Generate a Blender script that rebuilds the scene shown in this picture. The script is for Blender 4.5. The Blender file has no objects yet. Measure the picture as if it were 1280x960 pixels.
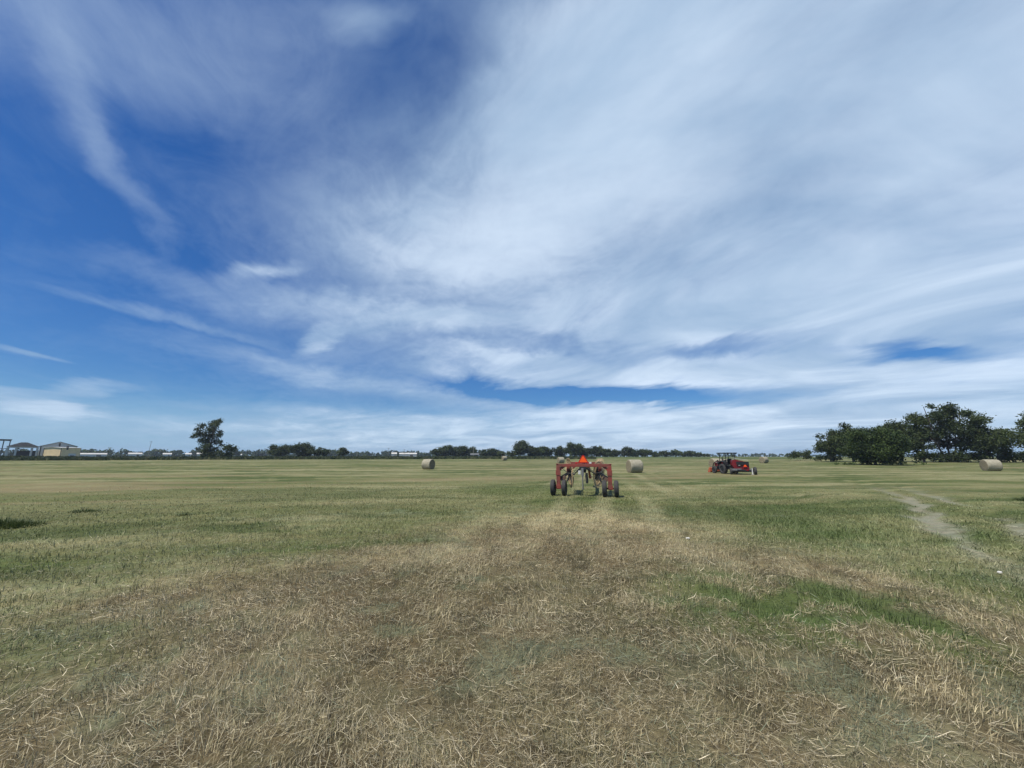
import bpy, bmesh, math, random
import numpy as np
from mathutils import Vector, Matrix

# ------------------------------------------------------------------ camera, sky, sun, exposure
S = bpy.context.scene
COL = S.collection
R = math.radians
SUN_EL, SUN_AZ = R(60), R(-128)          # azimuth clockwise from the view direction (+Y)

cd = bpy.data.cameras.new('camera'); cam = bpy.data.objects.new('camera', cd); COL.objects.link(cam)
cam.location = (0, 0, 1.7)
cam.rotation_euler = (R(90) + math.atan(90.5 / 480), 0, 0)
cd.sensor_width = 36; cd.lens = 36 * 480 / 1280
cd.clip_start = 0.05; cd.clip_end = 20000
S.camera = cam

S.view_settings.view_transform = 'Standard'; S.view_settings.look = 'None'
S.view_settings.exposure = 0.28; S.view_settings.gamma = 1.0
S.view_settings.use_curve_mapping = False

sd = bpy.data.lights.new('sun', 'SUN'); so = bpy.data.objects.new('sun', sd); COL.objects.link(so)
sd.energy = 4.2; sd.angle = R(1.5); sd.color = (1.0, 0.93, 0.80)
sv = Vector((math.sin(SUN_AZ) * math.cos(SUN_EL), math.cos(SUN_AZ) * math.cos(SUN_EL), math.sin(SUN_EL)))
so.rotation_euler = sv.to_track_quat('Z', 'Y').to_euler()
so.location = (0, 0, 60)

# cirrus strokes over the sky: azimuth, elevation, half length, half width (degrees), tilt, amount
STROKES = [
[36, 30, 70, 34, 0.15, 0.42], [25, 18, 60, 13, 0.0, 0.2], [34, 4, 42, 6, 0.0, 0.35],
[17.423, 42.191, 38.203, 11.764, 0.243, 0.85], [13.931, 47.453, 25.637, 9.549, 0.115, 0.7], [-9.017, 29.342, 27.301, 8.862, -0.022, 0.4],
[43.897, 24.468, 39.727, 21.68, 0.11, 0.5], [49.362, 39.333, 26.254, 10.965, -0.619, 0.4], [0.0, 53.188, 26.504, 4.168, -0.058, 0.15],
[-44.312, 44.05, 29.621, 7.322, 0.353, 0.2], [-22.001, 38.362, 21.225, 9.966, -0.248, 0.2], [-49.245, 27.574, 7.708, 2.322, -0.961, 0.13],
[-53.822, 33.875, 7.515, 3.695, -0.923, 0.15], [-34.381, 22.752, 5.902, 1.313, 0.341, 0.4], [-42.727, 14.807, 9.979, 0.888, -0.088, 0.2],
[-21.516, 19.003, 29.684, 2.642, -0.004, 0.32], [-22.5, 10.435, 21.841, 1.764, -0.094, 0.3], [15.458, 11.28, 27.763, 2.996, -0.07, 0.6],
[40.399, 9.002, 21.895, 2.752, -0.159, 0.6], [42.481, 3.711, 18.198, 3.455, -0.01, 0.7], [-50.819, 4.69, 5.371, 1.102, -0.125, 0.8],
[-49.545, 6.304, 6.077, 0.623, 0.075, 0.4], [-36.736, 3.084, 23.53, 1.688, 0.002, 0.4], [1.182, 2.38, 39.758, 3.927, 0.013, 0.7],
[35.952, 17.514, 33.818, 5.836, -0.125, 0.55], [-28.098, 15.71, 3.286, 1.422, 0.669, 0.45], [-51.78, 8.741, 2.844, 0.52, -0.057, 0.3],
[-25.622, 5.068, 21.609, 1.49, -0.002, 0.3], [18.494, 6.061, 22.464, 1.575, -0.071, 0.55], [-8.105, 20.242, 19.186, 1.849, 0.026, 0.35],
[0.0, 15.085, 15.668, 1.188, -0.024, 0.4], [-28.232, 50.963, 6.388, 1.941, 0.186, 0.3], [14.209, 8.967, 25.898, 2.081, -0.068, -1.1],
[30.27, 14.355, 10.256, 1.865, -0.05, -0.9], [47.406, 10.589, 6.564, 1.64, -0.192, -0.9], [9.796, 15.811, 11.584, 1.872, -0.223, -0.3],
[-29.82, 44.989, 12.491, 5.666, 0.38, -0.1], [-1.272, 24.145, 13.601, 4.606, 0.196, -0.15]]

class NT:
    """small helper for node trees"""
    def __init__(s, tree): s.t = tree; s.n = tree.nodes; s.l = tree.links
    def new(s, typ, **kw):
        n = s.n.new(typ)
        for k, v in kw.items(): setattr(n, k, v)
        return n
    def put(s, sock, v):
        if isinstance(v, bpy.types.NodeSocket): s.l.new(v, sock)
        elif v is not None: sock.default_value = v
    def math(s, op, a, b=None, c=None, clamp=False):
        n = s.new('ShaderNodeMath', operation=op, use_clamp=clamp)
        s.put(n.inputs[0], a); s.put(n.inputs[1], b)
        if c is not None: s.put(n.inputs[2], c)
        return n.outputs[0]
    def vmath(s, op, a, b=None):
        n = s.new('ShaderNodeVectorMath', operation=op); s.put(n.inputs[0], a)
        if b is not None: s.put(n.inputs[1], b)
        return n.outputs['Value'] if op == 'LENGTH' else n.outputs[0]
    def noise(s, vec, scale, detail=4, rough=.5, dist=0.0, dim='3D'):
        n = s.new('ShaderNodeTexNoise', noise_dimensions=dim); s.put(n.inputs['Vector'], vec)
        n.inputs['Scale'].default_value = scale; n.inputs['Detail'].default_value = detail
        n.inputs['Roughness'].default_value = rough; n.inputs['Distortion'].default_value = dist
        return n
    def ramp(s, v, a, b, lo=0.0, hi=1.0, smooth=True):
        n = s.new('ShaderNodeMapRange', interpolation_type='SMOOTHSTEP' if smooth else 'LINEAR')
        s.put(n.inputs['Value'], v); n.inputs['From Min'].default_value = a; n.inputs['From Max'].default_value = b
        n.inputs['To Min'].default_value = lo; n.inputs['To Max'].default_value = hi
        return n.outputs[0]
    def mix(s, f, a, b, blend='MIX'):
        n = s.new('ShaderNodeMix', data_type='RGBA', blend_type=blend); s.put(n.inputs[0], f)
        s.put(n.inputs[6], a if isinstance(a, bpy.types.NodeSocket) else (*a, 1))
        s.put(n.inputs[7], b if isinstance(b, bpy.types.NodeSocket) else (*b, 1))
        return n.outputs[2]
    def mapping(s, vec, loc=(0, 0, 0), rot=(0, 0, 0), sc=(1, 1, 1), typ='POINT'):
        n = s.new('ShaderNodeMapping', vector_type=typ); s.put(n.inputs['Vector'], vec)
        n.inputs['Location'].default_value = loc; n.inputs['Rotation'].default_value = rot; n.inputs['Scale'].default_value = sc
        return n.outputs[0]

W = bpy.data.worlds.new('World'); S.world = W; W.use_nodes = True
W.node_tree.nodes.clear()
w = NT(W.node_tree)
out = w.new('ShaderNodeOutputWorld'); bg = w.new('ShaderNodeBackground'); w.l.new(bg.outputs[0], out.inputs[0])
sky = w.new('ShaderNodeTexSky', sky_type='NISHITA', sun_disc=False)
sky.sun_elevation = SUN_EL; sky.sun_rotation = SUN_AZ
sky.air_density = 1.0; sky.dust_density = 0.6; sky.ozone_density = 2.5
SKY_STR = 0.1
bg.inputs['Strength'].default_value = SKY_STR
tc = w.new('ShaderNodeTexCoord'); dirv = tc.outputs['Generated']
sep = w.new('ShaderNodeSeparateXYZ'); w.l.new(dirv, sep.inputs[0])
az = w.math('MULTIPLY', w.math('ARCTAN2', sep.outputs[0], sep.outputs[1]), 57.29578)
el = w.math('MULTIPLY', w.math('ARCSINE', sep.outputs[2]), 57.29578)
# the cloud sheet seen in perspective
pz = w.math('ADD', w.math('MAXIMUM', sep.outputs[2], 0.0), 0.10)
cp = w.new('ShaderNodeCombineXYZ')
w.l.new(w.math('DIVIDE', sep.outputs[0], pz), cp.inputs[0]); w.l.new(w.math('DIVIDE', sep.outputs[1], pz), cp.inputs[1])
plane = cp.outputs[0]
ae = w.new('ShaderNodeCombineXYZ'); w.l.new(az, ae.inputs[0]); w.l.new(el, ae.inputs[1])
# warp the layout so that no stroke keeps a clean outline (less warp near the horizon)
wn = w.noise(w.mapping(plane, rot=(0, 0, R(112)), sc=(1.25, .9, 1), typ='TEXTURE'), 1.1, 6, .58, .5)
wv = w.vmath('SUBTRACT', wn.outputs['Color'], (.5, .5, .5))
amp = w.math('MULTIPLY_ADD', w.ramp(el, 0, 45, smooth=False), 24, 2)
sc_ = w.new('ShaderNodeVectorMath', operation='SCALE'); w.l.new(wv, sc_.inputs[0]); w.l.new(amp, sc_.inputs['Scale'])
flat = w.vmath('MULTIPLY', sc_.outputs[0], (1.3, .8, 0))
aev = w.vmath('ADD', ae.outputs[0], flat)
dens = None
for (a, e, L, wd, rot, st) in STROKES:
    m = w.mapping(aev, (a, e, 0), (0, 0, rot), (L, wd, 1), 'TEXTURE')
    b = w.ramp(w.vmath('LENGTH', m), 1.3, 0.1, 0, st)
    dens = b if dens is None else w.math('ADD', dens, b)
# streaks: fine fibres drawn out along the wind, and soft billows
fib = w.noise(w.mapping(plane, rot=(0, 0, R(128)), sc=(1.3, .85, 1), typ='TEXTURE'), 1.4, 9, .62, 1.3).outputs['Fac']
fib2 = w.noise(w.mapping(plane, rot=(0, 0, R(112)), sc=(1.15, .8, 1), typ='TEXTURE'), 4.0, 9, .68, 1.8).outputs['Fac']
bil = w.noise(plane, 1.0, 7, .58, .4).outputs['Fac']
tex = w.math('ADD', w.math('MULTIPLY', w.ramp(fib, .28, .72), .5), w.math('MULTIPLY', w.ramp(bil, .3, .7), .5))
tex = w.math('ADD', tex, w.math('MULTIPLY', w.math('SUBTRACT', fib2, .5), w.ramp(az, -5, 35, .9, .4)))
d1 = w.math('MULTIPLY', dens, w.math('MULTIPLY_ADD', tex, .72, .62))
d1 = w.math('ADD', d1, w.math('MULTIPLY', w.math('SUBTRACT', tex, .45), .10))
cover = w.math('MULTIPLY', w.math('SUBTRACT', 1.0, w.math('EXPONENT', w.math('MULTIPLY', w.math('MAXIMUM', d1, 0.0), -2.0))), .98)
# sky colour: deepened blue high up, paler towards the horizon
hsv = w.new('ShaderNodeHueSaturation'); w.l.new(sky.outputs[0], hsv.inputs['Color'])
hsv.inputs['Saturation'].default_value = 1.3; hsv.inputs['Value'].default_value = .72
k = 1 / SKY_STR
bright = w.noise(w.mapping(plane, loc=(3.1, 1.7, 0), rot=(0, 0, R(134)), sc=(1.5, 1.1, 1), typ='TEXTURE'), 1.0, 7, .55, .8).outputs['Fac']
thick = w.math('MULTIPLY', w.ramp(bright, .26, .74), w.ramp(d1, .2, .9, .35, 1.0))
ccol = w.mix(thick, (.28 * k, .41 * k, .58 * k), (.66 * k, .77 * k, .90 * k))
deep = w.mix(1.0, hsv.outputs[0], (.54, .82, 1.15), 'MULTIPLY')
clear = w.mix(w.ramp(el, 9, -5, 0, 1.0), deep, (.26 * k, .48 * k, .74 * k))   # pale air low in the sky
w.l.new(w.mix(cover, clear, ccol), bg.inputs['Color'])
#@@SKYEND

# ------------------------------------------------------------------ shared noise for land and grass
def _hash(ix, iy, seed):
    h = (ix.astype(np.int64) * 374761393 + iy.astype(np.int64) * 668265263 + seed * 1274126177) & 0x7fffffff
    h = ((h ^ (h >> 13)) * 1103515245) & 0x7fffffff
    h = (h ^ (h >> 16)) & 0xffff
    return h / 65535.0
def vnoise(x, y, seed=0):
    ix, iy = np.floor(x), np.floor(y); fx, fy = x - ix, y - iy
    fx = fx * fx * (3 - 2 * fx); fy = fy * fy * (3 - 2 * fy)
    a, b = _hash(ix, iy, seed), _hash(ix + 1, iy, seed)
    c, d = _hash(ix, iy + 1, seed), _hash(ix + 1, iy + 1, seed)
    return (a * (1 - fx) + b * fx) * (1 - fy) + (c * (1 - fx) + d * fx) * fy
def fbm(x, y, seed=0, octv=4, gain=.5):
    t = np.zeros_like(x); a = 1.0; s = 0
    for o in range(octv):
        c, si = math.cos(.6 * o + .3), math.sin(.6 * o + .3)
        t += a * vnoise((x * c - y * si) * 2 ** o + 17.3 * o, (x * si + y * c) * 2 ** o + 9.1 * o, seed + o); s += a; a *= gain
    return t / s
def sst(a, b, v):
    t = np.clip((v - a) / (b - a), 0, 1); return t * t * (3 - 2 * t)
def blob(x, y, cx, cy, rx, ry, rot=0):
    c, s = math.cos(rot), math.sin(rot); dx, dy = x - cx, y - cy
    u, v = (dx * c + dy * s) / rx, (-dx * s + dy * c) / ry
    return np.exp(-(u * u + v * v))
def pathd(x, y, pts):
    best = np.full_like(x, 1e9)
    for (x0, y0), (x1, y1) in zip(pts, pts[1:]):
        dx, dy = x1 - x0, y1 - y0; t = np.clip(((x - x0) * dx + (y - y0) * dy) / (dx * dx + dy * dy), 0, 1)
        best = np.minimum(best, np.hypot(x - x0 - t * dx, y - y0 - t * dy))
    return best
RUT1 = [(4.5, 2.6), (7.41, 5.97), (8.85, 8.04), (12.69, 12.48), (17.12, 17.39), (23, 26), (27, 40)]
RUT2 = [(7.5, 4.2), (11.72, 9.26), (14.69, 12.48), (17.46, 15.83), (23, 24), (28, 36)]

def height(x, y):
    x = np.asarray(x, float); y = np.asarray(y, float); r = np.hypot(x, y)
    z = 1.2 * sst(50, 230, r)
    z += .10 * (fbm(x / 22, y / 22, 5, 3) - .5) * sst(3, 30, r)
    z += .05 * (fbm(x / 1.3, y / 1.3, 8, 3) - .5) * (1 - sst(15, 45, r))
    wob = (fbm(x / 1.5, y / 1.5, 21, 2) - .5) * .6
    z -= .07 * np.exp(-((pathd(x, y, RUT1) + wob) / .35) ** 2) + .05 * np.exp(-((pathd(x, y, RUT2) + wob) / .3) ** 2)
    return z
def H(x, y): return float(height(np.array([x], float), np.array([y], float))[0])

C_BROWN = np.array((.245, .200, .115)); C_TAN = np.array((.50, .44, .27)); C_DK = np.array((.085, .062, .036))
C_GREEN = np.array((.100, .122, .042)); C_DGREEN = np.array((.042, .062, .018)); C_HAY = np.array((.22, .25, .165))
C_SOIL = np.array((.27, .26, .205)); C_OLIVE = np.array((.152, .162, .070)); C_PALE = np.array((.30, .28, .165))

def masks(x, y):
    """how much of each cover grows where (0..1)"""
    r = np.hypot(x, y)
    k = .35 + .65 * sst(4, 9, r)
    wx = x + 2.4 * k * (fbm(x / 2.6, y / 2.6, 31, 4) - .5) + .9 * (fbm(x / .5, y / .5, 33, 3) - .5); wy = y + 3.2 * k * (fbm(x / 3.1, y / 2.2, 37, 4) - .5) + .9 * (fbm(x / .5, y / .5, 39, 3) - .5)
    # burnt stubble patch in front of the camera
    edge_l = -5.4 + .04 * wy; edge_r = 5.3 - .10 * (wy - 5)
    brown = sst(-.9, .7, wx - edge_l) * sst(-.9, .8, edge_r - wx) * (1 - sst(11.0, 15.5, wy + .9 * np.abs(wx - 2.2)))
    brown = np.maximum(brown, blob(wx, wy, 5.2, 3.4, 2.2, 1.6))
    # darker wet-green areas left of it
    lg = .9 * blob(wx, wy, -4.6, 3.9, 1.1, .7) + .7 * blob(wx, wy, -7.5, 7.0, 2.2, .9) + .8 * blob(wx, wy, -4.2, 8.6, 2.4, .5, .1)
    # tufts of uncut grass on the right
    tx = x + 1.1 * (fbm(x / .9, y / .9, 34, 4) - .5); ty = y + 1.1 * (fbm(x / .9, y / .9, 35, 4) - .5)
    tuft = 1.4 * blob(tx, ty, 2.75, 5.35, .55, .62, .3) + 1.6 * blob(tx, ty, 4.0, 4.85, .60, .68, 0) + .4 * blob(tx, ty, 4.0, 4.2, .4, .3)
    tuft += 1.2 * blob(tx, ty, 2.55, 4.55, .42, .6) + .35 * blob(tx, ty, 3.3, 4.7, .9, .7)
    tuft *= .25 + 1.1 * sst(.34, .58, fbm(x / .45, y / .45, 46, 3))
    tuft += .8 * blob(tx, ty, 6.4, 5.6, .7, 1.0) + .9 * blob(tx, ty, 9.9, 8.7, 1.2, .5, .7) + 1.0 * blob(tx, ty, 6.8, 9.0, 2.0, 1.3, .3) + .8 * blob(tx, ty, 11.4, 11.6, .9, .6, .7)
    tuft = np.clip(tuft * (.45 + 1.0 * fbm(x / .45, y / .45, 45, 4)), 0, 1)
    brown = brown * (1 - np.clip(tuft * 1.2, 0, 1)) * (1 - np.clip(lg, 0, .85))
    # cut hay lying about, blue-green
    hay = sst(.60, .74, fbm(x / .55, y / .42, 51, 3)) * sst(.45, .62, fbm(x / 2.0, y / 1.6, 57, 2)) * (r < 14)
    hay = np.clip(hay + .9 * blob(wx, wy, -1.75, 3.0, .32, .22) + .5 * blob(wx, wy, 1.3, 3.4, .6, .35) + .6 * blob(wx, wy, -4.2, 4.2, .9, .5), 0, 1)
    qx = x + .9 * (fbm(x / 1.2, y / 1.2, 61, 4) - .5); qy = y + .9 * (fbm(x / 1.2, y / 1.2, 62, 4) - .5)
    d1 = pathd(qx, qy, RUT1); d2 = pathd(qx, qy, RUT2)
    rut = np.maximum(np.exp(-(d1 / .26) ** 2) * (.4 + .6 * sst(.32, .5, fbm(x / 1.4, y / 1.4, 63, 3))), .85 * np.exp(-(d2 / .24) ** 2) * sst(.30, .5, fbm(x / 2, y / 2, 65, 3)))
    rut *= .75 + .6 * sst(.3, .6, fbm(x / .35, y / .35, 67, 3)); rut = np.clip(rut, 0, 1)
    rut *= 1 - sst(14, 26, y)
    return brown, np.clip(lg, 0, 1), tuft, hay, rut

def land_colour(x, y):
    r = np.hypot(x, y)
    brown, lg, tuft, hay, rut = masks(x, y)
    # mown swaths: long thin bands, wandering a little
    a = R(7); u = x * math.cos(a) + y * math.sin(a); v = -x * math.sin(a) + y * math.cos(a)
    v = v + 9 * (fbm(x / 26, y / 26, 71, 3) - .5) + 2.6 * (fbm(x / 5, y / 5, 72, 4) - .5)
    b1 = fbm(u / 8, v / 1.7, 73, 5, .6); b2 = fbm(u / 40, v / 5.5, 79, 3); b3 = fbm(x / 9, y / 12, 83, 4)
    gr = sst(.34, .68, b1 * .55 + b2 * .35 + b3 * .15)          # 0 green .. 1 pale cut straw
    c = C_GREEN + (C_OLIVE - C_GREEN) * sst(0, .5, gr)[:, None]
    c = c + (C_PALE - c) * (sst(.45, 1, gr) * .6)[:, None]
    dk = sst(.50, .62, fbm(u / 6, v / 1.4, 91, 5, .6)) * sst(7, 11, r)
    c = c + (C_DGREEN * 1.35 - c) * (dk * .78)[:, None]
    dry = sst(.46, .68, fbm(x / 4.5, y / 3.2, 88, 5, .58)) * (1 - sst(60, 120, r)) + .6 * sst(.5, .7, fbm(x / 18, y / 14, 89, 4))
    c = c + (np.array((.285, .25, .145)) - c) * (np.clip(dry, 0, 1) * .32)[:, None]
    pk = sst(.60, .78, fbm(u / 16, v / 3.0, 93, 4)) * sst(12, 22, r)   # reddish dry patches
    c = c + (np.array((.25, .20, .12)) - c) * (pk * .6)[:, None]
    # tracks of the machines running away from us
    q = x - .23 * y + .5 * (fbm(x / 6, y / 6, 77, 3) - .5)
    tr = .5 + .5 * np.sin(q * 2 * np.pi / 1.55 + 3 * fbm(x / 9, y / 9, 78, 2)); tr = sst(.35, 1.0, tr) * (.25 + .9 * sst(.35, .65, fbm(q / 1.5, y / 5, 76, 3))) * sst(-5.5, -3.5, q) * (1 - sst(3.5, 6, q)) * sst(5.5, 9, y) * (1 - sst(28, 55, y))
    c = c + (C_PALE * 1.05 - c) * (tr * .42)[:, None]
    bn = fbm(x / .8, y / .8, 41, 4); bn2 = fbm(x / 2.4, y / 1.6, 43, 3)
    cb = C_BROWN + (C_TAN * .9 - C_BROWN) * (sst(.35, .75, bn * .5 + bn2 * .5) * .8)[:, None]
    cb = cb + (C_OLIVE - cb) * (sst(.5, .75, fbm(x / 1.8, y / 1.3, 47, 3)) * .35)[:, None]
    cb = cb * (1 - .4 * sst(.56, .72, fbm(x / .32, y / .32, 48, 3)))[:, None]     # bare soil between mats
    cb = cb + (C_TAN * .85 - cb) * (tr * .45)[:, None]
    cb = cb * (.5 + .5 * sst(4, 12, r))[:, None]                 # bare thatch between the stalks
    c = c + (cb - c) * brown[:, None]
    c = c + (C_DGREEN * 1.5 - c) * (lg * .7)[:, None]
    c = c + (C_HAY - c) * (hay * .28)[:, None]
    c = c + (np.array((.075, .110, .034)) - c) * (tuft * .85)[:, None]
    c = c + (C_SOIL - c) * (rut * .9)[:, None]
    # the rough verge beyond the hay field and the far plain
    verge = sst(150, 175, r) * (x < 120) * sst(60, 90, y + .2 * np.abs(x)); verge = np.maximum(verge, sst(300, 340, r))
    vc = C_DGREEN * 1.5 + (C_GREEN - C_DGREEN * 1.5) * sst(.4, .7, fbm(x / 40, y / 15, 97, 3))[:, None]
    return c + (vc - c) * (verge * .85)[:, None]

# ------------------------------------------------------------------ materials
def mat(name, base, rough=.6, metal=0.0, var=.15, scale=8.0, bump=0.0, attr=None, trans=0.0, base2=None, coords='Object'):
    m = bpy.data.materials.new(name); m.use_nodes = True; n = NT(m.node_tree)
    p = m.node_tree.nodes['Principled BSDF']
    t = n.new('ShaderNodeTexCoord'); nz = n.noise(t.outputs[coords], scale, 5, .6)
    b2 = base2 if base2 else tuple(c * (1 - var * 2) for c in base)
    colr = n.mix(n.ramp(nz.outputs['Fac'], .3, .7), b2, tuple(min(1, c * (1 + (0 if base2 else var))) for c in base))
    n.put(p.inputs['Base Color'], colr)
    n.put(p.inputs['Roughness'], n.ramp(nz.outputs['Fac'], .2, .8, min(1, rough + .1), max(.05, rough - .1)))
    p.inputs['Metallic'].default_value = metal
    if bump:
        b = n.new('ShaderNodeBump'); b.inputs['Strength'].default_value = bump; b.inputs['Distance'].default_value = .02
        n.put(b.inputs['Height'], n.noise(t.outputs[coords], scale * 4, 4, .6).outputs['Fac']); n.l.new(b.outputs[0], p.inputs['Normal'])
    return m
def leaf_mat(name, attr, rough=.65, trans=.3, spec=.3):
    m = bpy.data.materials.new(name); m.use_nodes = True; n = NT(m.node_tree); nd = m.node_tree.nodes
    p = nd['Principled BSDF']; o = nd['Material Output']
    a = n.new('ShaderNodeAttribute', attribute_name=attr)
    n.put(p.inputs['Base Color'], a.outputs['Color']); p.inputs['Roughness'].default_value = rough
    p.inputs['Specular IOR Level'].default_value = spec
    if trans:
        tr = n.new('ShaderNodeBsdfTranslucent'); n.put(tr.inputs['Color'], a.outputs['Color'])
        mx = n.new('ShaderNodeMixShader'); mx.inputs[0].default_value = trans
        n.l.new(p.outputs[0], mx.inputs[1]); n.l.new(tr.outputs[0], mx.inputs[2]); n.l.new(mx.outputs[0], o.inputs[0])
    return m

M = {}
M['leaf'] = leaf_mat('tree_foliage', 'Col')
M['straw'] = leaf_mat('straw_and_grass_blades', 'Col', .6, .22, .35)
M['bark'] = mat('bark', (.085, .070, .055), .9, var=.25, scale=3, bump=.5)
M['red'] = mat('faded_red_paint', (.27, .050, .036), .55, base2=(.16, .055, .04), scale=2.5)
M['red2'] = mat('glossy_dark_red_paint', (.20, .010, .016), .3, base2=(.12, .008, .012), scale=2)
M['rust'] = mat('rusty_steel', (.17, .085, .05), .7, base2=(.10, .075, .06), scale=9)
M['tine'] = mat('weathered_straw_coloured_wire', (.55, .42, .24), .55, base2=(.38, .28, .16), scale=6)
M['black'] = mat('black_steel', (.018, .019, .021), .45, var=.2, scale=5)
M['rubber'] = mat('dusty_rubber', (.028, .030, .034), .8, base2=(.055, .053, .05), scale=12, bump=.2)
M['rim'] = mat('dull_cream_rim', (.45, .42, .36), .5, base2=(.30, .26, .2), scale=6)
M['orange'] = mat('fluorescent_orange_sheet', (1.0, .11, .008), .45, var=.03)
M['orange2'] = mat('orange_paint', (.45, .12, .05), .5, base2=(.42, .09, .04), scale=6)
M['refl_red'] = mat('dark_red_reflective_border', (.42, .012, .012), .3, var=.05)
M['steel'] = mat('bare_steel', (.45, .45, .45), .35, metal=.7, var=.1)
M['white'] = mat('white_paint', (.62, .62, .60), .5, var=.05, scale=3)
M['hose'] = mat('black_hose', (.012, .012, .013), .5)
M['shingle'] = mat('dark_shingle_roof', (.014, .017, .022), .95, var=.2, scale=2)
M['tanmetal'] = mat('tan_ribbed_metal_siding', (.80, .62, .36), .6, var=.05, scale=.8)
M['roofmetal'] = mat('pale_metal_roof', (.62, .60, .55), .45, var=.06, scale=1)
M['trim'] = mat('dark_brown_trim', (.08, .06, .05), .6)
M['glass'] = mat('dark_window_glass', (.03, .04, .05), .1, var=.05)
M['wood'] = mat('grey_weathered_wood', (.22, .19, .16), .85, var=.2, scale=4)
M['seat'] = mat('black_vinyl_seat', (.02, .02, .022), .5)
M['grey'] = mat('grey_cast_metal', (.16, .165, .17), .6, var=.15, scale=4)
M['barnred'] = mat('dull_brown_siding', (.12, .10, .09), .8)
M['concrete'] = mat('white_pebble', (.65, .64, .6), .8, var=.1, scale=30)

def bale_mats():
    m = bpy.data.materials.new('net_wrapped_hay'); m.use_nodes = True; n = NT(m.node_tree); p = m.node_tree.nodes['Principled BSDF']
    t = n.new('ShaderNodeTexCoord'); o = t.outputs['Object']
    a = n.noise(n.mapping(o, sc=(5, 40, 40)), 1.0, 5, .65).outputs['Fac']; b = n.noise(o, 1.6, 4, .6).outputs['Fac']
    c = n.mix(n.ramp(a, .3, .7), (.18, .165, .115), (.44, .415, .32)); c = n.mix(n.ramp(b, .4, .8, 0, .5), c, (.29, .25, .15))
    n.put(p.inputs['Base Color'], c); p.inputs['Roughness'].default_value = .85
    bp = n.new('ShaderNodeBump'); bp.inputs['Strength'].default_value = .6; bp.inputs['Distance'].default_value = .03
    n.put(bp.inputs['Height'], a); n.l.new(bp.outputs[0], p.inputs['Normal']); M['bale'] = m
    m = bpy.data.materials.new('coiled_hay_end'); m.use_nodes = True; n = NT(m.node_tree); p = m.node_tree.nodes['Principled BSDF']
    t = n.new('ShaderNodeTexCoord'); o = n.mapping(t.outputs['Object'], sc=(0, 1, 1))
    wv = n.new('ShaderNodeTexWave', wave_type='RINGS', rings_direction='X'); n.put(wv.inputs['Vector'], o)
    wv.inputs['Scale'].default_value = 5; wv.inputs['Distortion'].default_value = 5; wv.inputs['Detail'].default_value = 3
    a = n.noise(t.outputs['Object'], 22, 4, .6).outputs['Fac']
    f = n.math('ADD', n.math('MULTIPLY', wv.outputs['Fac'], .4), n.math('MULTIPLY', a, .6))
    n.put(p.inputs['Base Color'], n.mix(n.ramp(f, .3, .7), (.10, .085, .05), (.30, .26, .17))); p.inputs['Roughness'].default_value = .9
    bp = n.new('ShaderNodeBump'); bp.inputs['Strength'].default_value = .7; bp.inputs['Distance'].default_value = .04
    n.put(bp.inputs['Height'], f); n.l.new(bp.outputs[0], p.inputs['Normal']); M['bale_end'] = m
bale_mats()

def ground_mat():
    m = bpy.data.materials.new('hay_field'); m.use_nodes = True; n = NT(m.node_tree); p = m.node_tree.nodes['Principled BSDF']
    t = n.new('ShaderNodeTexCoord'); o = t.outputs['Object']
    a = n.new('ShaderNodeAttribute', attribute_name='Col')
    f1 = n.noise(o, 38, 5, .7).outputs['Fac']; f2 = n.noise(n.mapping(o, sc=(1, 1.6, 1)), 5.5, 5, .7, .5).outputs['Fac']
    f3 = n.noise(n.mapping(o, rot=(0, 0, R(7)), sc=(.35, 2.2, 1)), 1.1, 5, .68).outputs['Fac']
    v = n.math('ADD', n.math('ADD', n.math('MULTIPLY', f1, .45), n.math('MULTIPLY', f2, .3)), n.math('MULTIPLY', f3, .25))
    g = n.ramp(v, .33, .67, .38, 1.42, smooth=False)
    sc = n.new('ShaderNodeVectorMath', operation='SCALE'); n.put(sc.inputs[0], a.outputs['Color']); n.put(sc.inputs['Scale'], g)
    warm = n.mix(n.ramp(n.noise(o, 2.1, 4, .6).outputs['Fac'], .35, .7), (1.04, .99, .92), (.93, 1.03, .95))
    n.put(p.inputs['Base Color'], n.mix(1.0, sc.outputs[0], warm, 'MULTIPLY')); p.inputs['Roughness'].default_value = .95
    p.inputs['Specular IOR Level'].default_value = .12
    b = n.new('ShaderNodeBump'); b.inputs['Strength'].default_value = .8; b.inputs['Distance'].default_value = .05
    n.put(b.inputs['Height'], v); n.l.new(b.outputs[0], p.inputs['Normal'])
    return m
M['ground'] = ground_mat()

# ------------------------------------------------------------------ mesh helpers
def np_mesh(name, verts, faces_flat, loop_total, cols=None, corner=False, smooth=False):
    me = bpy.data.meshes.new(name)
    nv = len(verts); nf = len(loop_total)
    me.vertices.add(nv); me.vertices.foreach_set('co', verts.astype(np.float32).ravel())
    me.loops.add(len(faces_flat)); me.loops.foreach_set('vertex_index', faces_flat.astype(np.int32))
    ls = np.concatenate(([0], np.cumsum(loop_total)[:-1])).astype(np.int32)
    me.polygons.add(nf); me.polygons.foreach_set('loop_start', ls)
    me.polygons.foreach_set('loop_total', loop_total.astype(np.int32))
    if smooth: me.polygons.foreach_set('use_smooth', np.ones(nf, bool))
    me.update(calc_edges=True)
    if cols is not None:
        ca = me.color_attributes.new('Col', 'FLOAT_COLOR', 'POINT')
        rgba = np.ones((nv, 4), np.float32); rgba[:, :3] = cols; ca.data.foreach_set('color', rgba.ravel())
    return me
def link(name, me, material=None, parent=None):
    o = bpy.data.objects.new(name, me); COL.objects.link(o)
    if material is not None: me.materials.append(material)
    if parent is not None: o.parent = parent
    return o
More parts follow.
